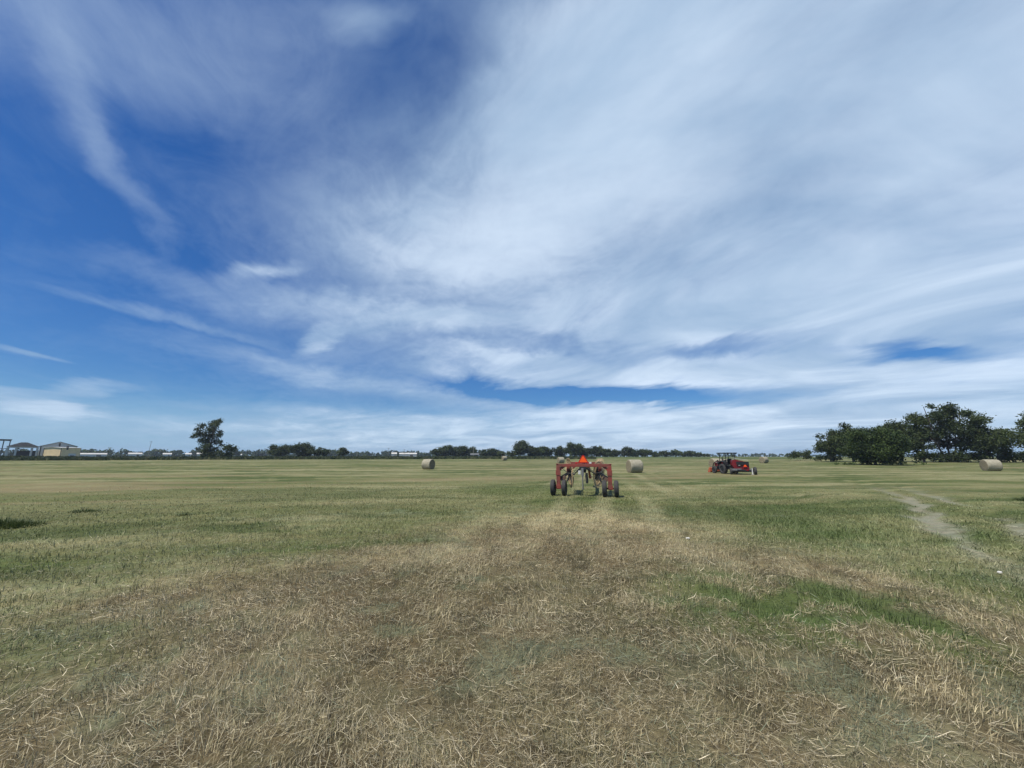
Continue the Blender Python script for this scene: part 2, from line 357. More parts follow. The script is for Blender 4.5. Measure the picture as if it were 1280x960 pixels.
def tag(o, label=None, cat=None, group=None, kind=None):
    for k_, v_ in (('label', label), ('category', cat), ('group', group), ('kind', kind)):
        if v_: o[k_] = v_
    return o
def empty(name, loc, rz=0, **kw):
    o = bpy.data.objects.new(name, None); COL.objects.link(o); o.location = loc; o.rotation_euler = (0, 0, rz)
    o.empty_display_size = .2
    return tag(o, **kw)
def copy_tree(o, parent=None):
    c = o.copy(); COL.objects.link(c); c.parent = parent
    for ch in list(o.children): copy_tree(ch, c)
    return c

class MB:
    def __init__(s): s.bm = bmesh.new()
    def box(s, c, size, rot=None, bev=.0, taper=None):
        r = bmesh.ops.create_cube(s.bm, size=1.0); vs = r['verts']
        for v in vs:
            x, y, z = v.co.x * size[0], v.co.y * size[1], v.co.z * size[2]
            if taper and v.co.z > 0: x *= taper[0]; y *= taper[1]
            v.co = (x, y, z)
        if bev:
            es = list({e for v in vs for e in v.link_edges})
            q = bmesh.ops.bevel(s.bm, geom=es, offset=bev, segments=2, affect='EDGES', profile=.6)
            vs = list({v for f in q['faces'] for v in f.verts} | {v for v in vs if v.is_valid})
        mt = Matrix.Translation(c) @ (rot.to_4x4() if rot else Matrix.Identity(4))
        bmesh.ops.transform(s.bm, matrix=mt, verts=vs); return s
    def cyl(s, p0, p1, r0, r1=None, seg=10, caps=True):
        p0, p1 = Vector(p0), Vector(p1); r1 = r0 if r1 is None else r1; d = p1 - p0; L = d.length
        q = bmesh.ops.create_cone(s.bm, cap_ends=caps, segments=seg, radius1=max(r0, 1e-4), radius2=max(r1, 1e-4), depth=L)
        mt = Matrix.Translation((p0 + p1) / 2) @ d.to_track_quat('Z', 'Y').to_matrix().to_4x4()
        bmesh.ops.transform(s.bm, matrix=mt, verts=q['verts']); return s
    def tube(s, pts, r, seg=8, r2=None):
        pts = [Vector(p) for p in pts]; rings = []; n = len(pts)
        for i, p in enumerate(pts):
            d = (pts[min(i + 1, n - 1)] - pts[max(i - 1, 0)]).normalized(); q = d.to_track_quat('Z', 'Y')
            rr = r if r2 is None else r + (r2 - r) * i / (n - 1)
            rings.append([s.bm.verts.new(p + q @ Vector((math.cos(2 * math.pi * j / seg) * rr, math.sin(2 * math.pi * j / seg) * rr, 0))) for j in range(seg)])
        for a, b in zip(rings, rings[1:]):
            for j in range(seg): s.bm.faces.new((a[j], a[(j + 1) % seg], b[(j + 1) % seg], b[j]))
        s.bm.faces.new(rings[0][::-1]); s.bm.faces.new(rings[-1]); return s
    def lathe(s, prof, axis='X', c=(0, 0, 0), seg=32, closed=False):
        """prof: (along axis, radius)"""
        c = Vector(c); rings = []
        for a, r in prof:
            ring = []
            for j in range(seg):
                t = 2 * math.pi * j / seg; u, v = math.cos(t) * r, math.sin(t) * r
                p = {'X': (a, u, v), 'Y': (u, a, v), 'Z': (u, v, a)}[axis]
                ring.append(s.bm.verts.new(c + Vector(p)))
            rings.append(ring)
        pr = list(zip(rings, rings[1:])) + ([(rings[-1], rings[0])] if closed else [])
        for a, b in pr:
            for j in range(seg): s.bm.faces.new((a[j], a[(j + 1) % seg], b[(j + 1) % seg], b[j]))
        if not closed:
            for rg in (rings[0], rings[-1]): s.bm.faces.new(rg)
        return s
    def prism(s, outline, t, plane='XZ', c=(0, 0, 0)):
        """extruded outline, thickness t along the third axis"""
        c = Vector(c)
        def P(a, b, h): return c + Vector({'XZ': (a, h, b), 'XY': (a, b, h), 'YZ': (h, a, b)}[plane])
        A = [s.bm.verts.new(P(a, b, -t / 2)) for a, b in outline]; B = [s.bm.verts.new(P(a, b, t / 2)) for a, b in outline]
        n = len(A); s.bm.faces.new(A); s.bm.faces.new(B[::-1])
        for i in range(n): s.bm.faces.new((A[i], A[(i + 1) % n], B[(i + 1) % n], B[i]))
        return s
    def build(s, name, material, parent=None, smooth=False, loc=None):
        bmesh.ops.recalc_face_normals(s.bm, faces=s.bm.faces[:])
        me = bpy.data.meshes.new(name); s.bm.to_mesh(me); s.bm.free()
        if smooth:
            me.polygons.foreach_set('use_smooth', [True] * len(me.polygons))
            me.set_sharp_from_angle(angle=R(38))
        o = link(name, me, material, parent)
        if loc: o.location = loc
        return o

# ------------------------------------------------------------------ the ground, one sheet to the horizon
def build_ground():
    rr = np.concatenate(([0.0, .4], np.geomspace(.8, 2500, 470)))
    front = np.linspace(-68, 68, 760); back = np.linspace(68, 292, 90)[1:-1]
    th = np.radians(np.concatenate((front, back))); n = len(th); nr = len(rr) - 1
    X = np.sin(th)[None, :] * rr[1:, None]; Y = np.cos(th)[None, :] * rr[1:, None]
    x = np.concatenate(([0.0], X.ravel())); y = np.concatenate(([0.0], Y.ravel()))
    v = np.stack((x, y, height(x, y)), 1)
    i = np.arange(nr - 1)[:, None] * n + np.arange(n)[None, :] + 1
    j = np.arange(nr - 1)[:, None] * n + (np.arange(n)[None, :] + 1) % n + 1
    quads = np.stack((i, i + n, j + n, j), -1).reshape(-1, 4)
    a = np.arange(n) + 1; b = (np.arange(n) + 1) % n + 1
    tris = np.stack((np.zeros(n, int), a, b), 1)
    ff = np.concatenate((quads.ravel(), tris.ravel())); lt = np.concatenate((np.full(len(quads), 4), np.full(n, 3)))
    me = np_mesh('ground', v, ff, lt, land_colour(x, y), smooth=True)
    tag(link('ground', me, M['ground']), kind='structure')
build_ground()

# ------------------------------------------------------------------ straw, stubble and grass in the foreground
rng = np.random.default_rng(7)
def blades(name, n, r0, r1, kind, label, cat='grass'):
    pw = 1.4
    u = rng.random(n); e = 2 - pw; r = (r0 ** e + u * (r1 ** e - r0 ** e)) ** (1 / e)
    th = np.radians(rng.uniform(-64, 64, n)); x = np.sin(th) * r; y = np.cos(th) * r
    brown, lg, tuft, hay, rut = masks(x, y)
    clump = fbm(x / .12, y / .12, 101, 3)
    rnd = rng.random(n)
    if kind == 'stubble':
        keep = (clump > .36) & (rng.random(n) < .25 + .75 * brown) & (rut < .4) & (tuft < .6)
    elif kind == 'straw':
        keep = (rut < .75) & (rng.random(n) < .35 + .65 * np.maximum(brown, hay)) & (tuft < .8)
    else:
        keep = (rng.random(n) < np.clip(.18 + 1.1 * tuft + .7 * lg + .55 * (1 - brown), 0, 1) * (.25 + .75 * (clump > .42))) & (rut < .5) & (rng.random(n) > brown * .95)
    if kind == 'grass':
        keep &= rng.random(n) > (.4 * sst(.46, .68, fbm(x / 4.5, y / 3.2, 88, 5, .58)) * (tuft < .3))
    keep &= rng.random(n) < .45 + 1.1 * sst(.34, .6, fbm(x / .5, y / .4, 105 if kind == 'straw' else 108, 4))
    keep &= rng.random(n) > sst(r1 * .35, r1, r)
    x, y, brown, lg, tuft, hay, rnd, r, clump = [q[keep] for q in (x, y, brown, lg, tuft, hay, rnd, r, clump)]
    n = len(x); z = height(x, y); lod = np.clip(r / 4.0, .8, 6)
    phi = rng.uniform(0, 2 * np.pi, n)
    # lean of neighbouring stalks goes roughly the same way
    phi_l = 2 * np.pi * fbm(x / 1.1, y / 1.1, 111, 2) * 1.6 + rng.normal(0, .8, n)
    if kind == 'stubble':
        L = rng.uniform(.03, .085, n) * (1 + .12 * lod); tilt = np.abs(rng.normal(.42, .28, n)); wd = rng.uniform(.0026, .0055, n) * lod * .8
        phi = phi_l; curve = rng.normal(0, .25, n); z0 = z - .004
    elif kind == 'straw':
        L = rng.gamma(3.0, .021, n) * (1 + .10 * lod); tilt = np.clip(rng.normal(1.42, .22, n), .6, 1.75); wd = rng.uniform(.002, .005, n) * lod * .8
        curve = rng.normal(0, .5, n); z0 = z + rng.uniform(0.0, .035, n)
        phi = np.where(rng.random(n) < .5, phi_l, phi)
    else:
        L = (rng.uniform(.035, .09, n) + .15 * tuft * rng.random(n) ** 2) * (1 + .08 * lod); tilt = np.abs(rng.normal(.5, .32, n)); wd = rng.uniform(.003, .006, n) * lod * .75
        curve = rng.normal(.45, .25, n); z0 = z - .004
    L = np.clip(L, .02, .17) * (1 - .45 * sst(8, 25, r))
    dx, dy = np.cos(phi), np.sin(phi)
    p0 = np.stack((x, y, z0), 1)
    t1 = tilt; t2 = tilt + curve
    p1 = p0 + np.stack((dx * np.sin(t1), dy * np.sin(t1), np.cos(t1)), 1) * (L * .55)[:, None]
    p2 = p1 + np.stack((dx * np.sin(t2), dy * np.sin(t2), np.cos(t2)), 1) * (L * .45)[:, None]
    floor = z + .002
    p1[:, 2] = np.maximum(p1[:, 2], floor); p2[:, 2] = np.maximum(p2[:, 2], floor)
    sa = phi + np.pi / 2 + rng.normal(0, .5, n)
    side = np.stack((np.cos(sa), np.sin(sa), rng.normal(0, .35, n)), 1) * wd[:, None] * .5
    V = np.empty((n, 5, 3)); V[:, 0] = p0 - side; V[:, 1] = p0 + side; V[:, 2] = p1 + side * .85; V[:, 3] = p1 - side * .85; V[:, 4] = p2
    base = np.arange(n)[:, None] * 5
    F = np.concatenate((base + np.array([0, 1, 2, 3]), base + np.array([3, 2, 4])), 1)
    lt = np.tile([4, 3], n)
    br = (rng.uniform(.35, 1.2, n) + .5 * (rng.random(n) < .18))[:, None] * 1.1
    if kind == 'stubble':
        c = C_BROWN * 1.15 + (C_TAN * 1.15 - C_BROWN * 1.15) * (rnd ** 1.3)[:, None]
        g = (rng.random(n) < .06 + .5 * (1 - brown)); c[g] = C_OLIVE * 1.1
    elif kind == 'straw':
        c = C_TAN * .8 + (np.array((.62, .55, .40)) - C_TAN * .8) * (rnd ** 2.2)[:, None]
        g = rng.random(n) < np.clip(hay * 1.1 + .28 * (1 - brown) + .05, 0, 1); c[g] = C_HAY * .95
        b = rng.random(n) < .22; c[b] = C_BROWN * .9
    else:
        c = np.array((.12, .155, .055)) + (np.array((.16, .17, .075)) - np.array((.12, .155, .055))) * rnd[:, None]
        c = c + (np.array((.115, .142, .056)) - c) * np.clip(tuft * 1.2, 0, 1)[:, None]
        c = c + (np.array((.085, .11, .05)) - c) * (lg * .6)[:, None]
        g = rng.random(n) < .25 * (1 - tuft); c[g] = C_PALE
    c = c * br
    # blend the farther blades into the colour of the field they stand in
    c = c + (land_colour(x, y) * rng.uniform(.95, 2.1, n)[:, None] - c) * (sst(4, 14, r) * .9)[:, None]
    me = np_mesh(name, V.reshape(-1, 3), F.ravel(), lt, np.repeat(c, 5, 0))
    tag(link(name, me, M['straw']), label, cat, kind='stuff')
blades('stubble', 400000, 1.3, 26, 'stubble', 'short upright tan stubble covering the brown cut patch', 'stubble')
blades('loose_straw', 400000, 1.3, 30, 'straw', 'loose tan straw and cut hay lying flat over the field', 'straw')
blades('grass', 360000, 1.3, 34, 'grass', 'short green grass and uncut tufts at the sides of the field', 'grass')
#@@GRASSEND

# ------------------------------------------------------------------ trees
def leaf_cloud(centers, radii, dens, size, rs, tint, flat=.75, dark=(.020, .034, .011), light=(.072, .100, .028)):
    """many leaf-sprig faces through the crown's volume"""
    P = []; K = []
    for i, (c, r) in enumerate(zip(centers, radii)):
        n = max(12, int(dens * r * r)); d = rs.normal(size=(n, 3)); d /= np.linalg.norm(d, axis=1)[:, None]
        rad = r * (rs.random(n) ** .45) * (1 + .22 * rs.normal(size=n)); q = d * rad[:, None]; q[:, 2] *= flat
        P.append(np.array(c) + q); K.append(np.full(n, rs.random()))
    P = np.concatenate(P); K = np.concatenate(K); n = len(P)
    nr = rs.normal(size=(n, 3)); nr[:, 2] += .5; nr /= np.linalg.norm(nr, axis=1)[:, None]
    a = np.cross(nr, rs.normal(size=(n, 3))); a /= np.linalg.norm(a, axis=1)[:, None] + 1e-9; b = np.cross(nr, a)
    s = size * rs.uniform(.5, 1.25, n)[:, None]
    V = np.stack((P - a * s, P - b * s * .55, P + a * s, P + b * s * .55), 1)
    cl = np.clip(K * .65 + rs.random(n) * .45, 0, 1)[:, None]
    c = (np.array(dark) + (np.array(light) - np.array(dark)) * cl) * np.array(tint) * rs.uniform(.8, 1.2, (n, 1))
    return V.reshape(-1, 3), np.repeat(c, 4, 0)
def quads_mesh(name, V, c):
    n = len(V) // 4; return np_mesh(name, V, np.arange(n * 4), np.full(n, 4), c)

def tree(name, x, y, top, width, seed, label, group=None, cat='tree', trunk_h=.22, nclump=22, dens=90, size=.3, stems=1,
         clumps=None, tint=(1, 1, 1), rad=.15, low=0.08, depth=None, bush=False):
    rs = np.random.default_rng(seed); rd = random.Random(seed)
    z = H(x, y); h = top - z; root = empty(name, (x, y, z), 0, label=label, cat=cat, group=group)
    depth = depth or width * .9
    if clumps is None:
        cs, rr = [], []
        for i in range(nclump):
            for _ in range(30):
                d = rs.normal(size=3); d /= np.linalg.norm(d); d *= rs.random() ** .33
                zz = .5 + .5 * d[2]
                prof = 1.0 if zz > .25 else (.75 + zz)
                p = np.array((d[0] * width * .5 * prof, d[1] * depth * .5 * prof, 0))
                r = h * rad * rs.uniform(.6, 1.25); r = min(r, width * .30)
                lo = h * low
                p[0] *= max(.1, 1 - r / (width * .5)) ; p[2] = lo + r * .7 + zz * (h * .98 - lo - r * 1.5)
                if all(np.linalg.norm(p - q) > .35 * (r + r2) for q, r2 in zip(cs, rr)): break
            cs.append(p); rr.append(r)
    else:
        cs = [np.array((a * width, rs.uniform(-.25, .25) * depth, b * h)) for a, b, c_ in clumps]
        rr = [c_ * h * 1.4 for a, b, c_ in clumps]
    V, c = leaf_cloud(cs, rr, dens, size, rs, tint)
    V[:, 2] = np.maximum(V[:, 2], .02)
    crown = link('foliage' if bush else 'crown', quads_mesh('crown', V, c), M['leaf'], root)
    b = MB(); tr = h * (.028 if not bush else .014) / (stems ** .5)
    order = sorted(range(len(cs)), key=lambda i: cs[i][2])
    for k_ in range(stems):
        ang = rd.uniform(0, 6.28); sx = (k_ - (stems - 1) / 2) * width * .06
        tx, ty = sx * 3 + rd.uniform(-.05, .05) * width, rd.uniform(-.05, .05) * width
        fork = h * (trunk_h + .12)
        pts = [(sx, 0, -.1), (sx + (tx - sx) * .3, ty * .3, fork * .5), (tx * .8, ty * .8, fork), (tx, ty, h * .62), (tx * 1.2, ty * 1.2, h * .85)]
        b.cyl((sx, 0, -.15), (sx, 0, h * .02 + .05), tr * 1.5, tr * 1.1, 8)
        b.tube(pts, tr * 1.15, 7, tr * .25)
        for i in order[k_::stems]:
            cc = Vector(cs[i]); f = rd.uniform(.35, .8)
            st = Vector(pts[1]).lerp(Vector(pts[3]), min(1, max(.15, f * (cc.z / h)))); mid = (st + cc) / 2 + Vector((0, 0, -.04 * h + .05 * h * rd.random()))
            b.tube([st, mid, cc, cc + (cc - mid) * .35], tr * .42, 5, tr * .08)
    b.build('trunk' if not bush else 'stems', M['bark'], root)
    return root

FAR = 'trees along the far edge of the hay field'
# solitary tree on the left: leaning open crown with gaps
tree('cottonwood_tree', -101.4, 130, 14.35, 12.5, 11, 'lone tall open-crowned tree leaning left on the left side of the field', clumps=[
    (.28, .93, .065), (.12, .90, .07), (-.02, .86, .08), (.22, .82, .06), (-.16, .80, .08), (-.05, .74, .09), (.07, .70, .09), (-.25, .70, .07),
    (-.40, .62, .07), (-.47, .55, .06), (-.28, .60, .08), (-.12, .60, .10), (.05, .56, .10), (.30, .66, .05), (.33, .58, .06), (.18, .60, .06),
    (-.30, .45, .05), (-.12, .46, .09), (.08, .42, .09), (.28, .42, .05), (-.18, .33, .08), (.02, .30, .10), (.14, .22, .10), (-.08, .2, .10), (-.24, .25, .05),
    (.0, .10, .11), (.18, .08, .10), (-.14, .08, .09), (.26, .34, .05)], dens=125, size=.25, depth=8, stems=2)
tree('shrub', -92.6, 127, 6.2, 6.0, 12, 'dark shrub growing at the right foot of the lone open-crowned tree', cat='shrub', bush=True, nclump=12, rad=.24, low=.0, stems=3, size=.26, dens=110)
tree('round_tree', -113.8, 190, 8.3, 12.0, 13, 'round-crowned tree, left one of two dark tree clumps right of the lone tree', nclump=24, rad=.25, low=-.05, size=.36, dens=85)
tree('round_tree', -99.5, 185, 8.9, 14.5, 14, 'broad domed dark tree with a lower tree joined to its right side', nclump=32, rad=.24, low=-.05, size=.36, dens=85)
tree('round_tree', -91.0, 184, 6.4, 10.5, 15, 'low tree joined to the right side of the broad domed dark tree', nclump=20, rad=.27, low=-.05, size=.36, dens=85)
tree('round_tree', -82.6, 190, 6.5, 7.2, 16, 'small single tree between the domed dark trees and the nearest left bale', nclump=14, rad=.25, low=.08, size=.34, dens=85)
FT = [(-46.2, 250, 7.8, 11.5, 'large round tree behind the leftmost hay bale, first of the central tree row'),
 (-42.0, 255, 9.7, 8.5, 'pointed tree just right of the large round tree above the leftmost bale'),
 (-36.1, 258, 8.4, 8.0, 'third tree from the left in the central row'),
 (-31.6, 252, 9.2, 7.8, 'fourth tree from the left in the central row, a round taller top'),
 (-26.3, 256, 8.2, 8.0, 'last tree before the notch in the central row right of the leftmost bale'),
 (-18.8, 262, 6.8, 9.8, 'low tree just right of the notch in the central row'),
 (-12.6, 266, 7.9, 9.0, 'tree beside the thin pole in the central row'),
 (-7.3, 262, 6.2, 7.5, 'low tree behind the small distant round bale'),
 (0.0, 250, 5.6, 9.4, 'low dark tree left of the tall tree in the central row'),
 (5.6, 245, 11.9, 10.5, 'tallest tree of the central row, left of the rake'),
 (12.97, 252, 9.6, 11.5, 'broad tree right beside the tallest tree of the central row'),
 (18.5, 250, 8.5, 8.3, 'tree left of the bale that shows behind the rake'),
 (23.1, 255, 8.1, 8.5, 'tree straight above the rake left wheels'),
 (31.9, 258, 8.8, 10.8, 'tree above the left end of the rake crossbar'),
 (38.9, 245, 11.4, 11.2, 'tall bushy tree left behind the orange triangle'),
 (47.2, 252, 8.0, 9.4, 'tree directly behind the orange triangle'),
 (55.3, 256, 9.2, 9.6, 'peaked tree right behind the orange triangle'),
 (61.5, 258, 7.2, 8.8, 'low tree above the right end of the rake crossbar'),
 (70.0, 270, 6.9, 10.1, 'low tree between the rake and the nearest bale'),
 (77.0, 262, 8.3, 10.9, 'rounded taller tree left above the nearest bale'),
 (87.6, 275, 7.0, 9.4, 'tree straight above the nearest bale'),
 (96.1, 280, 7.3, 9.0, 'tree just right above the nearest bale'),
 (104.7, 285, 5.4, 9.0, 'low tree in the dip of the row right of the nearest bale'),
 (113.1, 290, 6.1, 9.7, 'second tree right of the dip in the row'),
 (119.1, 285, 7.1, 8.3, 'highest tree near the right end of the row'),
 (127.2, 290, 5.7, 8.8, 'fourth tree from the right end of the row'),
 (133.6, 292, 6.2, 8.5, 'third tree from the right end of the row'),
 (140.4, 295, 5.2, 8.6, 'second tree from the right end of the row, rounded'),
 (146.5, 297, 4.0, 7.5, 'small last tree at the right end of the row')]
for i, (x, y, top, wd, lb) in enumerate(FT):
    v = .85 + .35 * ((i * 37) % 10) / 10
    tree('field_edge_tree', x, y, top * 1.06, wd * 1.25, 30 + i, lb, FAR, nclump=22, rad=.24 if top > 8 else .27, low=-.04, size=.5, dens=36, trunk_h=.15, tint=(v, v, v * .95))
# the grove at the right
G = 'trees of the right grove'
tree('round_bush', 81.36, 110, 3.85, 8.4, 70, 'low rounded bush standing alone left of the right grove', cat='bush', bush=True, nclump=14, rad=.35, low=0, stems=4, size=.22, dens=110)
tree('grove_tree', 77.6, 95, 8.3, 8.0, 71, 'leftmost tree of the right grove, airy crown with sky gaps', G, nclump=28, rad=.17, low=.08, size=.22, dens=120, trunk_h=.2, stems=2)
tree('grove_tree', 81.2, 93, 10.2, 9.6, 72, 'round tree rising behind the dark bushy tree, left side', G, nclump=34, rad=.17, low=.08, size=.25, dens=120)
tree('bushy_tree', 64.9, 70, 7.9, 10.6, 73, 'dense dark bushy tree with foliage down to the grass, front of the grove', G, nclump=50, rad=.2, low=-.08, size=.19, dens=260, tint=(.95, 1.05, .9))
tree('grove_tree', 91.6, 92, 11.2, 10.5, 74, 'domed tree behind the dark bushy tree, right side', G, nclump=36, rad=.17, low=.08, size=.25, dens=120)
tree('tall_tree', 95.6, 85, 14.6, 14.6, 75, 'tallest tree of the right grove, broad spreading crown on several leaning trunks', G, nclump=42, rad=.115, low=.16, dens=150, size=.23, depth=12, stems=4, trunk_h=.15)
tree('grove_tree', 88.4, 84, 7.2, 5.4, 76, 'small slender tree on the left side of the tallest tree', G, nclump=24, rad=.13, low=.1, size=.22, dens=120)
tree('grove_tree', 98.6, 80, 8.3, 10.0, 77, 'low wide-spreading tree right of the tallest tree behind the lone right bale', G, nclump=38, rad=.18, low=.0, size=.22, dens=130, stems=3)
tree('grove_tree', 107.9, 78, 12.4, 8.2, 78, 'tree cut off by the right edge of the photo', G, nclump=36, rad=.15, low=.05, size=.24, dens=120, stems=2)
US = [(91, 83.5, 3.6, 9.5, 'first dark shrub of the undergrowth under the tallest tree, from the left'), (97, 82, 3.2, 8.5, 'second dark shrub of the undergrowth, under the tallest tree trunks'),
      (103, 81, 3.4, 9, 'third dark shrub of the undergrowth, behind the lone right bale'), (110.5, 80, 3.3, 10, 'rightmost dark shrub of the undergrowth behind the lone right bale'),
      (83.5, 90, 3.8, 9, 'dark shrub between the bushy tree and the grove behind it'), (80, 99, 2.6, 8, 'low shrub under the leftmost airy tree of the grove')]
for i, (x, y, top, wd, lb) in enumerate(US):
    tree('undergrowth_shrub', x, y, top, wd, 85 + i, lb, 'undergrowth shrubs below the right grove', 'shrub', bush=True, nclump=13, rad=.40, low=-.12, stems=3, size=.24, dens=95, tint=(.8, .85, .8))
tree('low_weed_patch', 68.8, 69.5, 1.05, 6.5, 95, 'low weedy plants at the right foot of the dark bushy tree', cat='plant', bush=True, nclump=12, rad=.45, low=-.1, stems=3, size=.14, dens=260, tint=(1.5, 1.6, 1.3))
tree('low_weed_patch', 58.6, 69, .85, 3.5, 96, 'low weedy plants at the left foot of the dark bushy tree', cat='plant', bush=True, nclump=9, rad=.45, low=-.1, stems=3, size=.14, dens=260, tint=(1.3, 1.4, 1.2))
tree('conifer_tree', -268, 380, 11.5, 11, 97, 'small pointed tree poking out of the far woods left of the lone tree', nclump=9, rad=.22, low=0, size=.7, dens=18)
tree('round_tree', 152, 270, 3.7, 5, 98, 'tiny dark tree on the skyline left of the tractor', nclump=6, rad=.35, low=0, size=.4, dens=40)

# far woods: reads as one mass
def far_woods():
    rs = np.random.default_rng(5); cs, rr = [], []
    def run(a0, a1, dist, hmin, hmax, n):
        for i in range(n):
            a = R(a0 + (a1 - a0) * (i + rs.random() * .8) / n); d = dist * rs.uniform(.97, 1.05)
            hh = hmin + (hmax - hmin) * (.5 * rs.random() + .5 * (.5 + .5 * math.sin(i * .21) * math.cos(i * .083 + 1)))
            for k_ in range(2):
                r = hh * .33; cs.append(np.array((math.sin(a) * d + rs.normal() * 3, math.cos(a) * d + rs.normal() * 3, 1.0 + (hh - r * 1.3) * (.35 + .65 * k_)))); rr.append(r)
    run(-60, -6, 620, 5.0, 13.5, 330); run(20, 66, 900, 4, 9.5, 250); run(-8, 22, 700, 5, 9, 100)
    V, c = leaf_cloud(cs, rr, 3.2, 1.6, rs, (.85, 1.0, .95))
    tag(link('far_woods', quads_mesh('far_woods', V, c), M['leaf']), 'far dark tree line along the horizon behind the buildings', 'woods', kind='stuff')
    # tall rough grass of the verge between the field and the buildings
    n = 26000; a = np.radians(rs.uniform(-62, 12, n)); d = rs.uniform(150, 215, n); x, y = np.sin(a) * d, np.cos(a) * d; z = height(x, y)
    hh = rs.uniform(.25, .75, n) * (.5 + fbm(x / 12, y / 12, 3, 2)); s = rs.uniform(.3, .8, n); t = rs.uniform(0, 3.14, n); ux, uy = np.cos(t) * s, np.sin(t) * s
    V = np.stack((np.stack((x - ux, y - uy, z - .05), 1), np.stack((x + ux, y + uy, z - .05), 1), np.stack((x + ux * .6, y + uy * .6, z + hh), 1), np.stack((x - ux * .7, y - uy * .7, z + hh * .85), 1)), 1).reshape(-1, 3)
    c = np.array((.05, .07, .024)) + (np.array((.13, .13, .06)) - np.array((.05, .07, .024))) * (rs.random(n) ** 2)[:, None]
    tag(link('verge_grass', quads_mesh('verge_grass', V, np.repeat(c, 4, 0)), M['leaf']), 'dark rough uncut grass along the far left edge of the field', 'grass', kind='stuff')
far_woods()

# ------------------------------------------------------------------ hay bales
def make_bale(name='round_bale'):
    root = empty(name, (0, 0, 0)); rs = random.Random(3)
    rad, half = .70, .66; b = MB(); seg = 44; prof = [(-half, rad - .06), (-half + .03, rad - .015)] + [(-half + .06 + (2 * half - .12) * i / 9, rad) for i in range(10)] + [(half - .03, rad - .015), (half, rad - .06)]
    b.lathe(prof, 'X', (0, 0, rad - .03), seg)
    for v in b.bm.verts:
        dz = v.co.z - (rad - .03); rr = math.hypot(v.co.y, dz); k_ = 1 + .012 * math.sin(5 * math.atan2(dz, v.co.y) + v.co.x * 3) + rs.uniform(-.006, .006)
        v.co.y *= k_; v.co.z = (rad - .03) + dz * k_
        if v.co.z < .012: v.co.z = .0                        # settled on the ground
        if v.co.z < .3: v.co.y *= 1.03
    b.build('bale_side', M['bale'], root, smooth=True)
    for s in (-1, 1):
        e = MB(); e.lathe([(s * (half + .002), rad - .05), (s * (half + .02), rad - .12), (s * (half + .012), rad * .5), (s * (half - .0), rad * .12)], 'X', (0, 0, rad - .03), 40)
        e.build('bale_end', M['bale_end'], root, smooth=True)
    return root
bp = make_bale()
#        x, y, rz, scale, label
BALES = [(-11.3, 53.0, R(-24), 1.0, 'large round bale left of the rake, before the first tree of the central row'),
 (12.95, 41.5, R(8), 1.0, 'pale round hay bale standing alone just right of the rake'),
 (-2.4, 122, R(30), 1.0, 'smallest round bale, far off before the central tree row'),
 (11.2, 90, R(20), 1.0, 'round bale seen above the left wheels of the rake'),
 (55.3, 86, R(25), 1.02, 'round bale far off just right of the red tractor'),
 (29.9, 57.5, R(10), 1.03, 'round bale left behind the tractor with a dark end'),
 (32.4, 59.3, R(14), .98, 'second round bale behind the tractor, half hidden by it'),
 (56.5, 46.3, R(-20), .97, 'round bale alone in front of the right grove, dark end facing left')]
for i, (x, y, rz, sc, lb) in enumerate(BALES):
    o = bp if i == 0 else copy_tree(bp)
    o.location = (x, y, H(x, y) - .02); o.rotation_euler = (0, 0, rz); o.scale = (sc,) * 3
    tag(o, lb, 'hay bale', 'round hay bales in the field')

# ------------------------------------------------------------------ wheels
def wheel(parent, name, c, rad, wid, lugs=0, axis='X', rim=None, tyre_name='tyre'):
    """tyre with a sunken rim and hub; thing > wheel > rim"""
    b = MB(); ir = rad * .56; w2 = wid / 2
    prof = [(-w2 * .7, ir), (-w2, ir * 1.12), (-w2 * 1.02, rad * .82), (-w2 * .82, rad * .955), (-w2 * .4, rad * .995), (0, rad), (w2 * .4, rad * .995), (w2 * .82, rad * .955), (w2 * 1.02, rad * .82), (w2, ir * 1.12), (w2 * .7, ir)]
    b.lathe(prof, axis, (0, 0, 0), 32, closed=True)
    if lugs:
        for k_ in range(lugs):
            for s in (-1, 1):
                t = 2 * math.pi * (k_ + .25 * s) / lugs
                q = Matrix.Rotation(t, 3, 'X') @ Matrix.Rotation(s * .6, 3, 'Z'); pc = Matrix.Rotation(t, 3, 'X') @ Vector((s * w2 * .48, 0, rad * .99))
                b.box(pc, (w2 * .95, rad * .07, rad * .07), q)
    else:
        for xx in (-.45, 0, .45):
            b.lathe([(xx * w2 - .012, rad * .985), (xx * w2 - .010, rad + .008), (xx * w2 + .010, rad + .008), (xx * w2 + .012, rad * .985)], axis, (0, 0, 0), 32, closed=True)
    t = b.build(name, M['rubber'], parent, smooth=True, loc=c)
    r_ = MB(); r_.lathe([(-w2 * .62, ir * 1.02), (-w2 * .62, ir * .9), (-w2 * .2, ir * .7), (-w2 * .15, .001), (w2 * .15, .001), (w2 * .2, ir * .7), (w2 * .62, ir * .9), (w2 * .62, ir * 1.02)], axis, (0, 0, 0), 24)
    r_.cyl((-w2 * .75, 0, 0), (w2 * .75, 0, 0), ir * .28, seg=12)
    for k_ in range(5):
        a = 2 * math.pi * k_ / 5
        for s in (-1, 1): r_.cyl((s * w2 * .1, math.cos(a) * ir * .45, math.sin(a) * ir * .45), (s * w2 * .42, math.cos(a) * ir * .45, math.sin(a) * ir * .45), .012, seg=6)
    r_.build('rim', rim or M['rim'], t, smooth=True)
    return t

